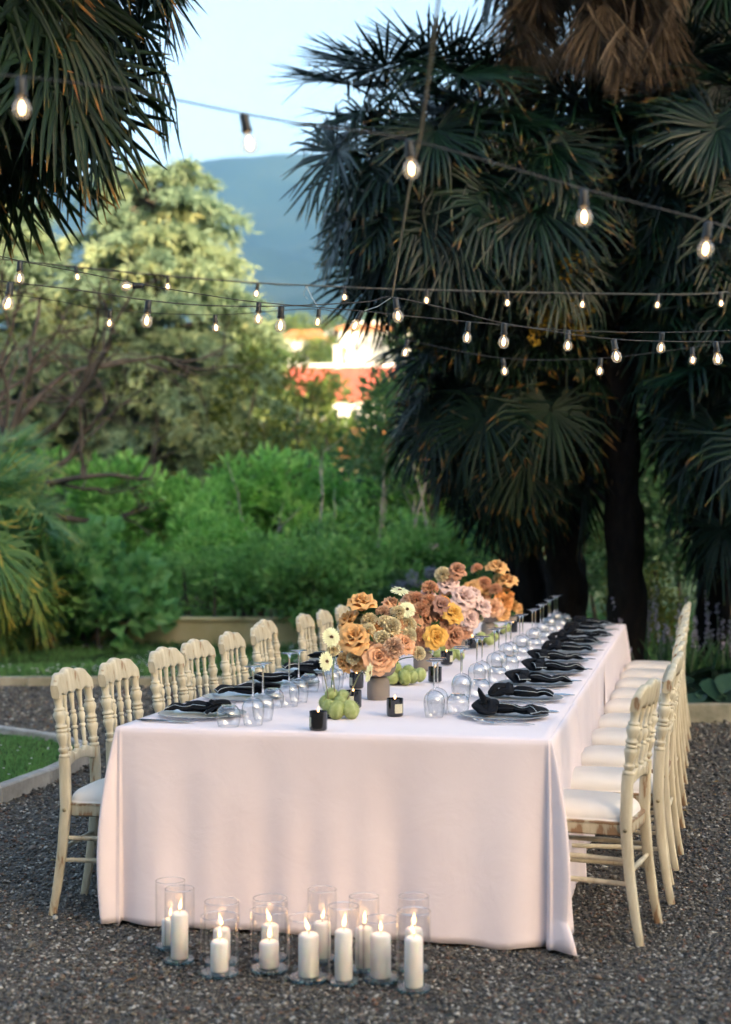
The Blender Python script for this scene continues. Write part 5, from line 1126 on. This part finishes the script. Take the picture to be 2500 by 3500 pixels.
for k, (c, lb, pods) in enumerate(PB):
    if c is None: q = T(*BS[k]); c = (q[0], q[1])
    o = np.array([c[0], c[1], TZT + .002]); root = empty('pod_dish', o); tag(root, lb, 'pod dish', 'dishes of green pods'); link('dish', KEN, root)
    for (x, dy, z, d) in pods:
        p = np.array([x if k == 0 else c[0] + x, c[1] + dy, max(z, TZT + .005 + d * .54)])
        link('pod', PODS[int(fr_.integers(0, 3))], root, p - o, (fr_.normal(0, .5), fr_.normal(0, .5), fr_.uniform(0, 6)), d * .56)
        g = G(); tube(g, smooth_path([(0, 0, .01), (p - o) * .5 + np.array([0, 0, .02]), p - o + np.array([0, 0, d * .45])], 5), .0013, 5); build('stem', g, m_green, root)
    if k == 0:
        for p, face, a0 in (((-.136, 5.934, 1.073), (.45, -.9, .25), (-.115, 5.93, .80)), ((-.155, 5.92, .979), (.75, -.7, .1), (-.14, 5.93, .79)), ((.012, 5.90, .937), (1.0, -.35, -.15), (-.085, 5.93, .80))):
            p = np.array(p); face = norm(np.array(face)); put_flower(root, o, 'g', 'w', p, .072, face); stem(root, o, np.array(a0), p, face, m_stem_pale, .0026)
        p = np.array([-.128, 6.0, 1.02]); face = norm(np.array([-.2, -.8, .5])); put_flower(root, o, 'k', 'y', p, .055, face); stem(root, o, np.array([-.14, 5.95, .80]), p, face, m_green)
    if k in (1, 2):
        g = G(); tube(g, [(.0, 0, .01), (.005, 0, .16 if k == 1 else .1)], .0022, 6); build('stem', g, m_green, root)

# ------------------------------------------------------------------ pillar candles in glass cylinders on the gravel
FC = [(-.640, 5.185, .030, .158, .051, .252), (-.694, 5.354, .030, .092, .052, .240), (-.488, 5.039, .030, .102, .064, .196), (-.493, 5.170, .030, .108, .060, .212), (-.325, 5.083, .033, .088, .064, .205), (-.330, 5.215, .030, .110, .060, .212), (-.188, 4.984, .034, .140, .068, .205), (-.150, 5.200, .030, .122, .050, .246), (-.072, 4.942, .029, .163, .051, .254), (-.005, 5.085, .030, .134, .051, .250), (.050, 4.973, .034, .142, .060, .203), (.156, 4.869, .030, .160, .055, .256), (.163, 5.090, .030, .130, .052, .250)]
FLB = ['tall pillar candle in a glass cylinder, first of the front row from the lawn side', 'pillar candle in a tall cylinder behind the first of the front row', 'short pillar candle in a wide cylinder, second of the front row', 'pillar candle in the cylinder behind the second of the front row', 'short stout pillar candle in a wide cylinder, third of the front row', 'pillar candle in the cylinder behind the third of the front row', 'thick pillar candle in a wide cylinder, fourth of the front row', 'pillar candle in a tall cylinder close to the cloth, behind the fourth', 'tall slim pillar candle in a cylinder, fifth of the front row', 'pillar candle in a tall cylinder between the fifth and sixth', 'thick pillar candle in a wide cylinder, sixth of the front row', 'tall pillar candle in a cylinder, last of the front row', 'pillar candle in the tall cylinder behind the last of the front row']
for k, ((x, y, rc, hc, rg, hg), lb) in enumerate(zip(FC, FLB)):
    root = empty('glass_cylinder', (x, y, .013)); tag(root, 'clear glass cylinder holding the ' + lb.split(' in ')[0] + ', ' + lb.split('cylinder')[1].replace(' of the front row from the lawn side', ' of the front row').strip(', '), 'glass vase', 'glass cylinders on the gravel')
    g = G(); lathe(g, [(rg - .001, .011), (rg, .02), (rg, hg * .5), (rg, hg)], 44); build('wall', g, m_vase_glass, root)
    g = G(); lathe(g, [(rg - .003, hg - .001), (rg - .0015, hg + .0006), (rg + .0002, hg - .001)], 44); build('rim', g, m_solid, root)
    g = G(); lathe(g, [(0, 0), (rg - .003, 0), (rg, .003), (rg, .0105), (rg - .004, .0115), (0, .0115)], 44); build('base', g, m_base_glass, root, sharp=40)
    c = empty('pillar_candle', (x, y, .026)); tag(c, lb, 'candle', 'pillar candles on the gravel')
    g = G(); lathe(g, [(0, 0), (rc - .002, 0), (rc, .002), (rc, hc - .012), (rc - .002, hc - .005), (rc - .007, hc - .001), (rc * .5, hc), (0, hc - .003)], 36); build('wax', g, m_wax, c, sharp=50)
    g = G(); tube(g, [(0, 0, hc - .004), (.001, 0, hc + .006), (.002, 0, hc + .011)], .0011, 5); build('wick', g, m_wick, c)
    flame(c, hc + .004, fr_.uniform(.9, 1.3), fr_.normal(0, .16), .022)

# ------------------------------------------------------------------ string lights
m_cable = M('black_cable', (.012, .012, .013), .5)
m_rope = M('grey_rope', (.16, .155, .14), .8)
m_socket = M('black_socket', (.01, .01, .01), .45)
m_fil = emit('glowing_filament', (1.0, .60, .26), 6.0)
m_bulb = thin_glass('bulb_glass', (.97, .93, .86), .5, .10, .10)
m_cord = M('beige_cord', (.32, .25, .16), .8)
sg = G(); lathe(sg, [(0, .006), (.006, .005), (.011, .002), (.0125, -.002), (.0125, -.032), (.0145, -.034), (.0145, -.043), (.011, -.045), (0, -.045)], 14); SOCK = make_mesh('socket', sg, sharp=40); SOCK.materials.append(m_socket)
sg = G(); lathe(sg, [(.009, -.045), (.011, -.050), (.0165, -.056), (.0205, -.064), (.0225, -.0745), (.021, -.085), (.0165, -.0935), (.009, -.0985), (0, -.0995)], 22); GLOBE = make_mesh('globe', sg); GLOBE.materials.append(m_bulb)
sg = G(); lathe(sg, [(0, -.055), (.003, -.058), (.006, -.066), (.007, -.074), (.0055, -.083), (0, -.089)], 12); FIL = make_mesh('filament', sg); FIL.materials.append(m_fil)
STR = {
'A': ([(-3.1,9.2,3.5),(-3.049,10.4,3.406),(-2.524,10.4,3.35),(-1.83,10.4,3.277),(-1.361,10.4,3.232),(-.747,10.4,3.184),(-.424,10.4,3.168),(.099,10.4,3.144),(.428,10.4,3.136),(.987,10.4,3.121),(1.509,10.4,3.111),(2.217,10.4,3.105),(2.524,10.5,3.136),(3.2,12.9,3.4)],[(-1.999,3.253),(-1.365,3.184),(-.743,3.14),(-.145,3.111),(.424,3.083),(.979,3.077),(1.496,3.069),(2.019,3.065),(2.47,3.125)]),
'B': ([(-3.0,8.4,3.2),(-1.905,6.496,2.716),(-1.602,6.6,2.691),(-1.52,6.628,2.676),(-1.284,6.706,2.642),(-1.005,6.795,2.599),(-.75,6.875,2.567),(-.505,6.95,2.543),(-.003,7.099,2.521),(.14,7.14,2.51),(.492,7.24,2.491),(.991,7.377,2.467),(1.479,7.506,2.473),(1.845,7.6,2.495),(2.323,7.72,2.527),(3.6,12.6,3.0)],[(-1.52,2.634),(-1.058,2.585),(-.492,2.508),(-.019,2.487),(.495,2.442),(.993,2.427),(1.478,2.438)]),
'C': ([(-3.05,8.3,3.0),(-1.547,5.275,2.401),(-1.277,5.417,2.388),(-1.082,5.515,2.379),(-.801,5.65,2.356),(-.591,5.746,2.352),(-.328,5.862,2.367),(-.002,5.999,2.403),(.108,6.044,2.428),(.363,6.146,2.389),(.592,6.235,2.346),(1.056,6.408,2.305),(1.52,6.572,2.314),(2.03,6.744,2.345),(3.7,12.5,2.9)],[(-1.277,2.357),(-.813,2.309),(-.328,2.324),(.12,2.39),(.574,2.298),(1.056,2.258),(1.528,2.269)]),
'D': ([(-3.1,8.7,3.05),(-2.58,8.8,2.93),(-2.136,8.8,2.88),(-2.09,8.8,2.863),(-1.808,8.8,2.822),(-1.48,8.8,2.767),(-.878,8.8,2.74),(-.277,8.8,2.774),(-.085,8.8,2.699),(.046,8.8,2.661),(.251,8.8,2.593),(.803,8.8,2.487),(1.372,8.8,2.487),(1.909,8.8,2.55),(2.649,8.8,2.665),(3.65,12.7,3.1)],[(-2.09,2.819),(-1.492,2.726),(-.878,2.713),(-.272,2.757),(.246,2.55),(.803,2.448),(1.374,2.441),(1.909,2.518)]),
'E': ([(-2.9,8.1,3.6),(-1.03,3.66,2.622),(-.849,3.715,2.622),(-.602,3.786,2.61),(-.327,3.863,2.574),(-.148,3.911,2.555),(.114,3.979,2.534),(.593,4.099,2.431),(.952,4.184,2.359),(1.194,4.24,2.302),(3.8,12.3,3.0)],[(-.849,2.589),(-.312,2.528),(.114,2.507),(.593,2.399),(.952,2.325)])}
SLB = {'A': 'farthest string of globe bulbs on a straight grey rope', 'B': 'black festoon string of bulbs sagging across the middle of the table', 'C': 'nearer festoon string with large bulbs tied up to the beige cord', 'D': 'lowest festoon string with small bulbs, dipping before the palms', 'E': 'near blurred festoon string crossing high over the table'}
br = np.random.default_rng(3)
for k, (pts, bulbs) in STR.items():
    o = np.array(pts[0]); root = empty('string_light', o); tag(root, SLB[k], 'string light', 'festoon light strings'); P = np.vstack([np.linspace(pts[0], pts[1], 8, endpoint=False), smooth_path(np.array(pts[1:-1]), 8), np.linspace(pts[-2], pts[-1], 9)[1:]])
    g = G(); tube(g, P - o, .0034 if k == 'A' else .0023, 6); build('cable', g, m_rope if k == 'A' else m_cable, root)
    if k == 'A': g = G(); tube(g, P - o + np.array([0, .004, -.006]) + np.stack([0 * P[:, 0], 0 * P[:, 0], .003 * np.sin(P[:, 0] * 25)], 1), .0026, 5); build('cable', g, m_cable, root)
    for j, (x, z) in enumerate(bulbs):
        i = int(np.argmin(np.abs(P[1:, 0] - x) + (P[1:, 1] > 11) * 9)) + 1; p = P[i].copy(); p = np.array([x, np.interp(x, P[8:, 0], P[8:, 1]), np.interp(x, P[8:, 0], P[8:, 2])])
        rot = (br.normal(0, .08), br.normal(0, .10), br.uniform(0, 6))
        if k == 'B' and j == 1: rot = (0, R(88), 0); p = p + np.array([.055, 0, -.012])
        if k == 'B' and j == 3: rot = (0, R(25), 0)
        b = link('bulb', GLOBE, root, p - o + np.array([0, 0, -.004]), rot); link('socket', SOCK, b); link('filament', FIL, b)
root = empty('hanging_cord', (.108, 6.04, 2.434)); tag(root, 'beige cord rising from the light strings to above the view', 'cord'); o = np.array([.108, 6.04, 2.434])
g = G(); tube(g, smooth_path([(.16, 1.5, 2.72), (.152, 2.9, 2.612), (.15, 3.1, 2.597), (.146, 3.9, 2.547), (.128, 4.5, 2.505), (.108, 6.04, 2.434)], 6) - o, .0038, 6); build('cord', g, m_cord, root)
for lb, a, b in (('white tie string between the grey rope and the lowest festoon', (-.408, 10.4, 3.16), (-.272, 8.8, 2.774)), ('white tie string between the beige cord and the black festoon', (.108, 6.04, 2.43), (-.003, 7.1, 2.524))):
    a, b = np.array(a), np.array(b); g = G(); tube(g, [(0, 0, 0), (b - a) / 2 - np.array([0, 0, .01]), b - a], .002, 5)
    if 'grey' in lb: tube(g, [(0, 0, 0), (-.02, 0, -.06), (.01, 0, -.09)], .0018, 5)
    tag(build('tie_string', g, M('white_string', (.6, .6, .58), .8), loc=a), lb, 'string')

# ------------------------------------------------------------------ evening haze
hz = G(); box(hz, (0, 1640, 340), (5300, 5200, 812)); mh, th, bh, oh = nodes('evening_haze'); th.nodes.remove(bh)
pv = th.nodes.new('ShaderNodeVolumePrincipled'); pv.inputs['Color'].default_value = (.16, .38, .74, 1); pv.inputs['Density'].default_value = HAZE if 'HAZE' in globals() else 2.6e-4; pv.inputs['Anisotropy'].default_value = 0.1
th.links.new(pv.outputs[0], oh.inputs['Volume'])
hz_o = build('haze', hz, mh, smooth=False); tag(hz_o, 'blue evening haze filling the valley air', 'haze', kind='stuff')
